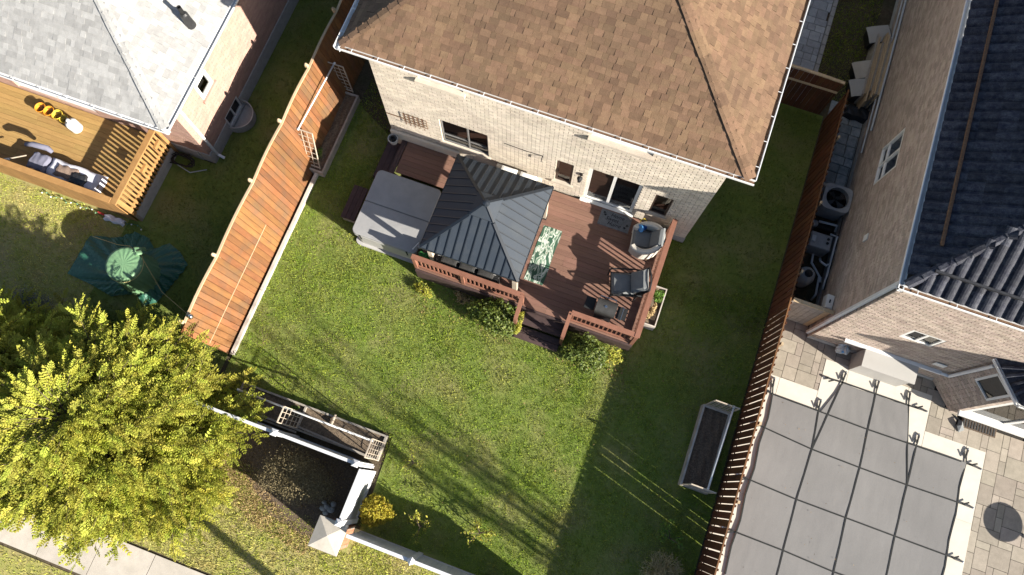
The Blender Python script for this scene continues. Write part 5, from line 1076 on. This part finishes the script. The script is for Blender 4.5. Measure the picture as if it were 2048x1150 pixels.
for i in range(4): a = i*math.pi/2+.4; q.add([(5.76, 10.32, .63), (5.76+.27*math.cos(a), 10.32+.27*math.sin(a), .62), (5.76+.27*math.cos(a+.7), 10.32+.27*math.sin(a+.7), .66)], [(0, 1, 2)])
part('fan_blade', q, M['dark_metal'], AC)
q = MB()
for i in range(18): a = i*math.pi/9; q.bar((5.76+.04*math.cos(a), 10.32+.04*math.sin(a), .755), (5.76+.30*math.cos(a), 10.32+.30*math.sin(a), .755), .0035)
for r_ in (.12, .21): q.tube([(5.76+r_*math.cos(a*.3142), 10.32+r_*math.sin(a*.3142), .757) for a in range(21)], .004, 4)
q.lathe((5.76, 10.32, .75), [(.04, 0), (.045, .02), (0, .025)], 10); part('grille', q, M['dark_metal'], AC)
t = thing('pool_heater', 'boxy grey pool heater in the narrow side yard', 'heater', (5.67, 9.03, 0))
q = MB(); q.bbox(5.39, 5.97, 8.82, 9.26, .02, .58, .02); part('cabinet', q, M['grey_metal'], t)
for x_, y_ in ((5.86, 9.14), (5.86, 9.02)): q = MB(); q.lathe((x_, y_, .58), [(.04, 0), (.04, .02), (0, .025)], 10); part('port', q, M['black_plastic'], t)
q = MB(); q.box(5.42, 5.52, 8.95, 9.12, .58, .63); part('control_box', q, M['pvc'], t)
t = thing('pool_filter', 'round grey pool filter tank behind the patio gate', 'filter tank', (5.56, 7.98, 0))
q = MB(); q.lathe((5.56, 7.98, .02), [(.22, 0), (.245, .1), (.25, .42), (.21, .58), (.12, .65), (.09, .66)], 22); part('tank', q, M['tub_side'], t, smooth=True)
q = MB(); q.lathe((5.56, 7.98, .66), [(.11, 0), (.11, .04), (.06, .06), (.06, .1), (0, .11)], 12); q.bar((5.48, 7.98, .75), (5.64, 7.98, .75), .03); part('valve', q, M['black_plastic'], t)
t = thing('pool_pump', 'small black pool pump between the heater and the fence', 'pump', (5.6, 9.6, 0))
q = MB(); q.tube([(5.50, 9.62, .2), (5.95, 9.62, .2)], .11, 10); part('motor', q, M['black_plastic'], t)
q = MB(); q.lathe((5.48, 9.62, .06), [(.1, 0), (.11, .2), (.09, .26), (0, .28)], 12); part('strainer', q, M['grey_metal'], t)
t = thing('pool_plumbing', 'pale grey pool pipes running between heater, pump and filter tank', 'pipes', (5.9, 8.8, 0))
for pts in ([(5.54, 9.66, .4), (6.04, 9.70, .4), (6.06, 9.55, .3)], [(5.9, 9.34, .5), (6.10, 9.34, .5), (6.10, 8.52, .5), (6.0, 8.43, .5), (5.86, 8.54, .4), (5.86, 8.66, .3)], [(5.64, 8.7, .34), (5.66, 8.44, .34), (5.95, 8.14, .34), (6.0, 7.62, .3), (5.98, 7.5, .1)], [(5.3, 7.5, .1), (5.35, 7.6, .16), (5.45, 7.55, .1)], [(6.1, 8.6, .5), (6.08, 7.75, .5)]): q = MB(); q.tube(pts, .034, 8); part('pipe', q, M['pvc'], t, smooth=True)
q = MB(); q.tube([(6.16, 9.0, .42), (6.16, 8.86, .42)], .055, 8); q.tube([(5.97, 8.12, .34), (5.99, 7.98, .34)], .05, 8); part('coupling', q, M['pvc'], t)
q = MB(); q.tube([(6.08, 9.9, .6), (6.12, 9.4, .5), (6.1, 8.8, .6), (6.12, 8.2, .5), (6.08, 7.7, .6)], .012, 5); q.tube([(6.0, 9.8, .2), (6.08, 9.3, .15), (6.08, 8.5, .1), (6.08, 7.9, .1)], .015, 5); part('cable', q, M['black_plastic'], t)
t = thing('electrical_box', 'white electrical disconnect box on the house wall by the patio gate', 'electrical box', (6.18, 7.2, .9))
q = MB(); q.bbox(5.96, 6.15, 6.95, 7.33, 1.1, 1.4, .02); part('enclosure', q, M['white_plastic'], t)
q = MB(); q.box(6.03, 6.06, 7.1, 7.19, 1.4, 1.42); part('latch', q, M['black_plastic'], t)
q = MB(); q.tube([(6.1, 7.15, 1.1), (6.1, 7.15, .02)], .025, 6); part('conduit', q, M['pvc'], t)
def garbage_bin(name, label, x, y, rz, bm, lm, w=.5, d=.62):
    t = thing(name, label, 'bin', (x, y, 0), rz); q = MB(); w2, d2 = w/2, d/2
    q.add([(-d2*.8, -w2*.8, .06), (d2*.8, -w2*.8, .06), (d2*.8, w2*.8, .06), (-d2*.8, w2*.8, .06), (-d2, -w2, .46), (d2, -w2, .46), (d2, w2, .46), (-d2, w2, .46)], [(3, 2, 1, 0), (4, 5, 6, 7), (0, 1, 5, 4), (1, 2, 6, 5), (2, 3, 7, 6), (3, 0, 4, 7)]); part('bin_body', q, bm, t, local=True)
    def fn(u, v): return (-d2-.02+(d+.04)*u, -w2-.02+(w+.04)*v, .47+.07*math.sin(math.pi*min(1, u*1.1)*.5)**.5*(1 if u > .02 else 0)+.02*math.sin(math.pi*v))
    q = MB().grid(fn, 10, 6); part('lid', q, lm, t, local=True)
    q = MB(); q.tube([(d2+.03, -w2*.7, .48), (d2+.06, -w2*.7, .5), (d2+.06, w2*.7, .5), (d2+.03, w2*.7, .48)], .015, 6); part('handle', q, bm, t, local=True)
    for s in (-1, 1): q = MB(); q.tube([(d2*.8, s*w2*.62, .09), (d2*.8, s*w2*.8, .09)], .09, 10); part('wheel', q, M['black_plastic'], t, local=True)
garbage_bin('garbage_bin', 'bin with a tan rounded lid standing between two pale lidded bins', 5.64, 14.66, R(26), M['dark_metal'], M['pillar_cap'])
garbage_bin('garbage_bin', 'bin with a pale flat lid nearest the dark side fence', 5.68, 14.05, R(22), M['dark_metal'], M['box_light'])
garbage_bin('garbage_bin', 'pale lidded bin farthest from the dark side fence', 5.76, 15.95, R(24), M['dark_metal'], M['box_light'], .5, .6)
t = thing('plank_pile', 'pile of long weathered planks lying against the brown brick wall', 'planks', (6.25, 14.6, 0))
for i in range(9):
    x = 5.72+i*.045; boxpiece('plank', t, M['fence_top'] if i % 3 else M['grey_wood'], x, x+.038, 13.7+random.uniform(-.2, .2), 15.6+random.uniform(-.3, .3), .02, .6+.05*i)
t = thing('tarp_strip', 'crumpled dark plastic sheet behind the pale lidded bin', 'sheet', (6.0, 13.6, 0))
part('plastic', drape(5.5, 6.25, 13.25, 13.65, .22, .02, 31), M['dark_metal'], t, smooth=False)
t = thing('white_pot', 'small pale pot standing beside the far bin by the brown wall', 'pot', (5.98, 15.3, 0))
q = MB(); q.lathe((5.96, 15.36, 0), [(.1, 0), (.14, .3), (.15, .31), (.13, .3), (.12, .2)], 14); part('pot_body', q, M['white_plastic'], t)
q = MB(); q.lathe((5.96, 15.36, .2), [(.12, 0), (0, .02)], 12); part('pot_soil', q, M['soil'], t)

# ------------------------------------------------------------------ tarp covered table in the left yard
TP = thing('tarp_covered_table', 'round table wrapped in a green tarp beside the cedar fence', 'tarp', (-11.8, 1.95, 0))
outl = [(-13.5, 2.42), (-13.52, 1.85), (-13.55, 1.22), (-12.78, 1.16), (-12.1, 1.05), (-11.5, 1.35), (-11.15, 1.12), (-10.85, 1.32), (-10.72, 1.75), (-10.62, 2.15), (-10.52, 2.58), (-10.9, 2.85), (-11.3, 2.98), (-11.62, 2.68), (-11.9, 2.92), (-12.35, 2.95), (-12.75, 2.62)]
no = len(outl)
def tarpf(u, v):
    k = u*no; i = int(k) % no; f = k-int(k); a, b = outl[i], outl[(i+1) % no]; ex, ey = a[0]+(b[0]-a[0])*f, a[1]+(b[1]-a[1])*f
    cx, cy = -11.56, 1.885; an = math.atan2(ey-cy, ex-cx); r0x, r0y = cx+.40*math.cos(an), cy+.40*math.sin(an); w = v
    z = .015+.24*(1-w)**2.5+.055*abs(math.sin(an*9+3*w))*(w*(1-w))*4+.05*math.sin(an*17+5*w)**2*w+.02*math.sin(31*an+9*w)*w
    return (r0x+(ex-r0x)*w, r0y+(ey-r0y)*w, z)
part('ground_sheet', MB().grid(tarpf, no*7, 12), M['tarp'], TP)
def topf(u, v):
    a = 2*math.pi*u; pl = 1+.028*math.sin(24*a)+.02*math.sin(13*a+1)
    if v < .5: r = .46*(v/.5); z = 1.15-.008*math.sin(16*a)*(v/.5)
    else: w = (v-.5)*2; r = (.46+.10*w)*(1+(pl-1)*w); z = 1.14-1.11*w
    return (-11.56+r*math.cos(a), 1.885+r*math.sin(a), z)
part('table_cover', MB().grid(topf, 96, 14), M['tarp_light'], TP, smooth=True)
q = MB(); q.tube([(-11.56+.475*math.cos(a*.1309), 1.885+.475*math.sin(a*.1309), 1.02) for a in range(49)], .012, 5); q.tube([(-13.4, 2.42, .06), (-12.4, 2.40, .4), (-11.7, 2.40, 1.0), (-11.15, 2.15, 1.0), (-10.6, 1.6, .5), (-9.0, 1.05, .5), (-8.72, 1.0, 1.2)], .010, 5); part('rope', q, M['rope'], TP)
def bun(u, v): return (-11.5+.26*u+.06*math.sin(9*v), 2.22+.28*v+.04*math.sin(8*u), 1.16+.12*math.sin(math.pi*u)*math.sin(math.pi*v)-.35*v*v)
part('loose_fold', MB().grid(bun, 10, 10), M['tarp_light'], TP, smooth=True)
# ------------------------------------------------------------------ plants
def leaves(name, P, N, size, m, parent, r, kind=None, asp=.5, rnd=None):
    """leaf-sized diamond faces at points P, roughly facing N"""
    n = len(P); N = N/np.maximum(np.linalg.norm(N, axis=1, keepdims=True), 1e-6); a = r.normal(size=(n, 3)); t = np.cross(N, a); t /= np.linalg.norm(t, axis=1, keepdims=True); b = np.cross(N, t)
    s = (size*r.uniform(.6, 1.35, n))[:, None]; v = np.empty((n, 4, 3)); v[:, 0] = P-t*s*.5; v[:, 1] = P+b*s*asp*.5+N*s*.06; v[:, 2] = P+t*s*.5; v[:, 3] = P-b*s*asp*.5+N*s*.06
    o = bpy.data.objects.new(name, npmesh(name, v.reshape(-1, 3), np.arange(4*n).reshape(n, 4), m, r.random(n) if rnd is None else rnd)); COL.objects.link(o)
    if parent is not None: o.parent = parent; o.location = -wloc(parent)
    if kind: o['kind'] = kind
    return o
def shrub(name, label, cat, c, rad, n, size, m, seed, group=None, lumps=9, stems=10, upbias=.5, fill=.55, stem_m='bark'):
    r = np.random.default_rng(seed); t = thing(name, label, cat, (c[0], c[1], 0), 0, group); L = []
    for i in range(lumps):
        d = r.normal(size=3); d /= np.linalg.norm(d); d[2] = abs(d[2])*.9; L.append((np.array(c)+d*np.array(rad)*r.uniform(.35, .75), np.array(rad)*r.uniform(.35, .55)))
    P = []; N = []; k = n//lumps
    for cc, rr in L:
        d = r.normal(size=(k, 3)); d /= np.linalg.norm(d, axis=1, keepdims=True); q = r.uniform(fill, 1, (k, 1))**.7; p = cc+d*rr*q; P.append(p); N.append(d+r.normal(size=(k, 3))*.7+np.array([0, 0, upbias]))
    P = np.concatenate(P); N = np.concatenate(N); k = P[:, 2] > .02; leaves('foliage', P[k], N[k], size, m, t, r)
    q = MB()
    for i in range(stems):
        cc, rr = L[i % lumps]; q.tube([(c[0]+r.uniform(-.06, .06), c[1]+r.uniform(-.06, .06), 0), tuple((np.array([c[0], c[1], 0])+cc)/2+r.normal(size=3)*.04), tuple(cc+r.normal(size=3)*.05)], [.014, .010, .004], 5)
    part('stem', q, M[stem_m], t); return t
shrub('green_shrub', 'leafy green shrub in front of the deck railing left of the steps', 'shrub', (-1.95, 4.02, .44), (.82, .48, .60), 6400, .075, M['leaf_shrub'], 1, lumps=14)
shrub('green_shrub', 'leafy green shrub in front of the deck railing right of the steps', 'shrub', (.48, 3.92, .46), (.76, .54, .64), 6400, .072, M['leaf_shrub'], 2, lumps=16)
shrub('climbing_vine', 'yellow green vine climbing the left handrail of the deck steps', 'vine', (-1.28, 4.10, .45), (.13, .34, .5), 700, .06, M['leaf_yellow'], 3, lumps=8)
shrub('yellow_shrub', 'thin yellow green plant at the right front corner of the deck', 'plant', (1.30, 4.12, .3), (.42, .26, .34), 650, .06, M['leaf_yellow'], 4, lumps=10)
shrub('low_plant', 'sparse green plant at the left end of the deck railing', 'plant', (-4.05, 4.18, .14), (.40, .24, .22), 420, .06, M['leaf_yellow'], 5, lumps=8)
shrub('low_plant', 'low dry plant between the left deck railing and the lawn', 'plant', (-3.05, 4.25, .10), (.5, .2, .18), 300, .06, M['straw'], 6, lumps=8)
shrub('planter_plant', 'bright green plant in the white planter box', 'plant', (1.97, 6.08, .50), (.18, .2, .16), 700, .05, M['leaf_green'], 7, lumps=7)
shrub('planter_straw', 'dry brown plant in the white planter box', 'plant', (1.92, 5.62, .46), (.13, .32, .14), 700, .05, M['straw'], 8, lumps=8, stem_m='twig')
shrub('bed_seedlings', 'small green seedlings in the bed by the cedar fence', 'plant', (-8.3, 6.75, .30), (.2, .35, .1), 160, .05, M['leaf_green'], 9, lumps=6)
shrub('bed_weed', 'small green weed in the long bed behind the white fence', 'plant', (-6.0, .0, .26), (.18, .08, .08), 160, .05, M['leaf_green'], 10, lumps=5)
shrub('grey_bush', 'grey leafless looking bush in the shade beside the yellow green conifer', 'bush', (-13.7, -.1, .45), (.75, .8, .6), 5200, .045, M['leaf_grey'], 12, lumps=18, fill=.3)
shrub('grey_bush', 'dark low bush between the green tarp and the conifer', 'bush', (-12.0, .15, .25), (.85, .6, .35), 3200, .045, M['leaf_shrub'], 13, lumps=16, fill=.3)
shrub('dry_bush', 'rounded dry brown bush inside the corner of the white fence', 'bush', (-5.2, -1.55, .62), (1.15, .72, .62), 15000, .036, M['dry_twigs'], 14, lumps=22, fill=.35, stem_m='twig')
# golden globe cedar: fans of scale foliage on a dome
def globe(c, rad, n, seed):
    r = np.random.default_rng(seed); t = thing('golden_shrub', 'rounded golden evergreen shrub beside the brick pillar', 'shrub', (c[0], c[1], 0))
    d = r.normal(size=(n, 3)); d[:, 2] = np.abs(d[:, 2]); d /= np.linalg.norm(d, axis=1, keepdims=True)
    an = np.arctan2(d[:, 1], d[:, 0]); el = np.arcsin(d[:, 2]); lump = .84+.13*np.sin(9*an+2*np.sin(4*el))*np.sin(7*el+1.5*np.sin(5*an))+.09*np.sin(3*an+1)*np.cos(2*el)
    P = np.array(c)+d*np.array(rad)*(lump*r.uniform(.8, 1.03, n))[:, None]
    side = np.cross(d, r.normal(size=(n, 3))); leaves('foliage', P, side+d*.5, .055, M['leaf_gold'], t, r, asp=.42)
    d2 = d[: n//3]; leaves('inner_foliage', np.array(c)+d2*np.array(rad)*r.uniform(.45, .8, (n//3, 1)), d2+r.normal(size=d2.shape)*.4, .07, M['leaf_gold'], t, r)
    q = MB(); q.tube([(c[0], c[1], 0), (c[0]+.02, c[1], c[2]+.2)], [.05, .02], 6); part('stem', q, M['bark'], t)
globe((-2.98, -1.62, .62), (.46, .43, .62), 6500, 15)
def sapling(name, label, base, h, spread, nb, nl, m, seed, lsz=.07):
    r = np.random.default_rng(seed); t = thing(name, label, 'sapling', (*base, 0), 0, 'saplings on the back lawn'); q = MB(); P = []
    q.tube([(*base, 0), (base[0]+.03, base[1]+.02, h*.55), (base[0]+.05, base[1], h)], [.016, .012, .005], 6)
    for i in range(nb):
        a = r.uniform(0, 6.28); l = spread*r.uniform(.5, 1); z0 = h*r.uniform(.25, .85); e = np.array([base[0]+l*math.cos(a), base[1]+l*math.sin(a), z0+l*r.uniform(.2, .6)]); s = np.array([base[0]+.02, base[1]+.01, z0])
        q.tube([tuple(s), tuple((s+e)/2+[0, 0, .04]), tuple(e)], [.008, .006, .003], 4)
        k = max(3, nl//nb); u = r.uniform(.35, 1.05, (k, 1)); P.append(s+(e-s)*u+r.normal(size=(k, 3))*.045)
    part('trunk', q, M['bark'], t); P = np.concatenate(P); leaves('foliage', P, r.normal(size=P.shape)+[0, 0, .8], lsz, m, t, r); return t
sapling('sapling', 'small sapling with pale leaves just right of the golden shrub', (-1.85, -1.62), .9, .42, 11, 170, M['leaf_yellow'], 21)
sapling('sapling', 'small sapling with pale leaves near the middle of the low picket fence', (-.42, -1.25), .9, .42, 11, 210, M['leaf_yellow'], 22)
sapling('sapling', 'tiny thin sapling beside the corner of the white fence', (-2.62, -.25), .6, .34, 8, 90, M['leaf_yellow'], 23, .06)
sapling('sapling', 'green sapling in the shade by the lower end of the dark fence', (4.05, .22), .8, .42, 10, 220, M['leaf_green'], 24)
def twigbush(c, rad, n, seed):
    r = np.random.default_rng(seed); t = thing('twig_bush', 'bare straw coloured twig bush at the lower end of the dark fence', 'bush', (c[0], c[1], 0)); q = MB()
    for i in range(n):
        a = r.uniform(0, 6.28); ti = r.uniform(.1, 1.25); e = np.array([c[0]+rad*math.sin(ti)*math.cos(a), c[1]+rad*math.sin(ti)*math.sin(a), .15+rad*1.15*math.cos(ti)*r.uniform(.8, 1.1)]); s = np.array([c[0]+r.uniform(-.1, .1), c[1]+r.uniform(-.1, .1), 0]); mid = (s*.45+e*.55)+r.normal(size=3)*.05
        q.tube([tuple(s), tuple(mid), tuple(e)], [.008, .006, .003], 4, cap=False)
        for k in range(3): f = mid+(e-mid)*r.uniform(.2, .9); q.tube([tuple(f), tuple(f+r.normal(size=3)*.07+[0, 0, .05])], [.004, .002], 3, cap=False)
    part('branches', q, M['twig'], t)
    P = np.array(c)[None]+r.normal(size=(350, 3))*[rad*.42, rad*.42, .2]+[0, 0, .45]; leaves('foliage', P, r.normal(size=P.shape)+[0, 0, .8], .04, M['leaf_yellow'], t, r)
twigbush((4.15, -.62, 0), .62, 330, 25)

def litter(name, label, x0, x1, y0, y1, z, n, size, m, seed, ok=lambda x, y: True):
    r = np.random.default_rng(seed); P = np.stack([r.uniform(x0, x1, n), r.uniform(y0, y1, n), np.full(n, z)], 1); P = P[[bool(ok(p[0], p[1])) for p in P]]; N = r.normal(size=P.shape)*.5+[0, 0, 1]
    tag(leaves(name, P, N, size, m, None, r), label, 'leaves', None, 'stuff')
litter('fallen_leaves', 'dry leaves scattered thinly over the back lawn', -8.1, 4.9, -2, 7.6, .05, 420, .045, M['dead_leaf'], 61, lambda x, y: not (-6.5 < x < 1.8 and y > 4.4))
litter('deck_leaves', 'a few dry leaves lying on the brown deck boards', -4.2, 1.6, 4.7, 7.7, DZ+.008, 45, .035, M['dead_leaf'], 62)
litter('cover_leaves', 'dry leaf bits caught on the grey pool cover', 5.7, 10.8, 0, 4.6, .075, 60, .03, M['dead_leaf'], 63)
litter('bed_litter', 'dead leaves and chips on the mulch inside the white fence', -7.4, -3.6, -2.3, -.8, .02, 900, .05, M['dead_leaf'], 64)
litter('deck_edge_litter', 'dead leaves along the foot of the deck railing', -4.3, 1.9, 3.55, 4.45, .02, 700, .05, M['dead_leaf'], 65, lambda x, y: not -1.35 < x < -.05)
# conifers
def twig_template(r, ns=5):
    V = []; F = []
    def shoot(p, d, l, w):
        d = d/np.linalg.norm(d); s = np.cross(d, [0, 0, 1]); s /= np.linalg.norm(s)+1e-9; u = np.cross(s, d)
        for k, (a, wq) in enumerate(((s, w), (u, w*.8))): o = len(V); V.extend([p, p+d*l*.55+a*wq*.5, p+d*l, p+d*l*.55-a*wq*.5]); F.append((o, o+1, o+2, o+3))
    for i in range(ns):
        x = .04+.84*i/(ns-1); l = .40*(1-.5*x)
        for s in (-1, 1): shoot(np.array([x, 0, .06*math.sin(x*3)]), np.array([.75, s*.8, .25+r.uniform(-.25, .25)]), l*r.uniform(.8, 1.2), .14)
        shoot(np.array([x, 0, .03]), np.array([.8, r.uniform(-.2, .2), .65]), l*.75, .14)
    shoot(np.array([.85, 0, .1]), np.array([1, 0, .15]), .32, .15)
    shoot(np.array([-.1, 0, 0]), np.array([1, 0, .05]), 1.0, .05)
    return np.array(V), np.array(F)
def conifer(label, base, h, rx, ry, seed, nbr=420, zmin=.12):
    """broad evergreen: trunk, limbs to points under a lumpy dome, each limb end carrying a fan of needled twigs"""
    r = np.random.default_rng(seed); t = thing('conifer_tree', label, 'tree', (*base, 0), 0, 'yellow green conifers by the sidewalk'); tv = [twig_template(r) for _ in range(5)]
    q = MB(); q.tube([(*base, 0), (base[0]+.05, base[1], h*.5), (base[0], base[1]+.03, h*.93)], [.17, .11, .02], 8); part('trunk', q, M['bark'], t)
    V = []; F = []; RN = []; off = 0; bq = MB()
    for i in range(nbr):
        a = r.uniform(0, 6.2832); zf = r.uniform(zmin, 1.0); z = h*zf
        lump = .84+.20*math.sin(4*a+seed)*math.sin(11*zf+2*a)+.14*math.sin(9*a+13*zf); rr = math.sqrt(max(.0, 1-max(0, (zf-.10)/.9)**1.5))*lump
        k = r.uniform(.62, .95) if zf < .86 else r.uniform(.2, .95); ca, sa = math.cos(a), math.sin(a); s = np.array([base[0]+rx*rr*k*ca, base[1]+ry*rr*k*sa, z*r.uniform(.93, 1.0)])
        L = r.uniform(.45, .95)*(1.25 if r.random() < .12 else 1); el = .25+.55*zf+r.uniform(-.3, .35); az = a+r.uniform(-.6, .6)
        d = np.array([math.cos(az)*math.cos(el), math.sin(az)*math.cos(el), math.sin(el)])
        c0 = np.array([base[0], base[1], z*.82]); m_ = (c0+s)/2+np.array([0, 0, .05]); bq.tube([tuple(c0), tuple(m_), tuple(s), tuple(s+d*L)], [.03, .022, .014, .004], 4, cap=False)
        u = -.15; side = 1; rn = r.random()
        while u < 1.03:
            p = s+d*L*min(u, 1); last = u > .93; tl = (.23+.14*r.random())*(1.15-.35*max(u, 0)); yaw = az if last else az+side*R(52-18*u)*r.uniform(.6, 1.25); e2 = el*.25+r.uniform(-.6, .4)
            X_ = np.array([math.cos(yaw)*math.cos(e2), math.sin(yaw)*math.cos(e2), math.sin(e2)]); Y_ = np.array([-math.sin(yaw), math.cos(yaw), 0]); rl = r.uniform(-.7, .7); Z_ = np.cross(X_, Y_); Y2 = Y_*math.cos(rl)+Z_*math.sin(rl); Z2 = np.cross(X_, Y2)
            tvv, tff = tv[r.integers(5)]; v = p+(tvv[:, :1]*X_+tvv[:, 1:2]*Y2+tvv[:, 2:]*Z2)*tl; V.append(v); F.append(tff+off); RN.append(np.full(len(tff), (rn+.5*r.random()) % 1)); off += len(v); side = -side; u += .125/L*r.uniform(.7, 1.3)
    o = bpy.data.objects.new('crown', npmesh('crown', np.concatenate(V), np.concatenate(F), M['needles'], np.concatenate(RN))); COL.objects.link(o); o.parent = t; o.location = (-base[0], -base[1], 0)
    part('branches', bq, M['bark'], t); return t
conifer('broad yellow green conifer reaching over the end of the cedar fence', (-9.5, -1.85), 4.1, 2.85, 2.65, 41, 2300)
conifer('conifer at the left edge of the photo behind the broad one', (-12.7, -2.4), 5.2, 2.35, 2.6, 42, 1300)
# casters just outside the picture whose shadows lie on the lawn
def bare_tree(base, h, seed):
    r = np.random.default_rng(seed); t = thing('bare_tree', 'tall bare tree with upright limbs beyond the pool', 'tree', (*base, 0)); q = MB(); q.tube([(*base, 0), (*base, h*.25)], [.2, .16], 8); part('trunk', q, M['bark'], t); q = MB()
    for i in range(13):
        a = r.uniform(0, 6.28); l = h*r.uniform(.40, .75); k = r.uniform(.05, .30); s = np.array([*base, h*.22]); e = s+np.array([math.cos(a)*k*l, math.sin(a)*k*l, l]); m_ = (s+e)/2+np.array([math.cos(a), math.sin(a), 0])*.35
        q.tube([tuple(s), tuple(m_), tuple(e)], [.05, .035, .01], 6, cap=False)
        for j in range(12): f = r.uniform(.25, 1); p = s*(1-f)+e*f; q.tube([tuple(p), tuple(p+np.array([r.normal()*.3, r.normal()*.3, r.uniform(.4, 1.1)]))], [.02, .006], 4, cap=False)
    part('limbs', q, M['bark'], t)
bare_tree((13.2, -4.1), 10.5, 51)
t = thing('utility_pole', 'wooden utility pole beside the street beyond the picket fence', 'pole', (3.2, -6.4, 0))
q = MB(); q.tube([(3.2, -6.4, 0), (3.2, -6.4, 7.4)], [.14, .10], 10); part('shaft', q, M['bark'], t)
q = MB(); q.bar((3.2, -7.1, 7.0), (3.2, -5.7, 7.0), .10, .12); part('crossarm', q, M['bark'], t)
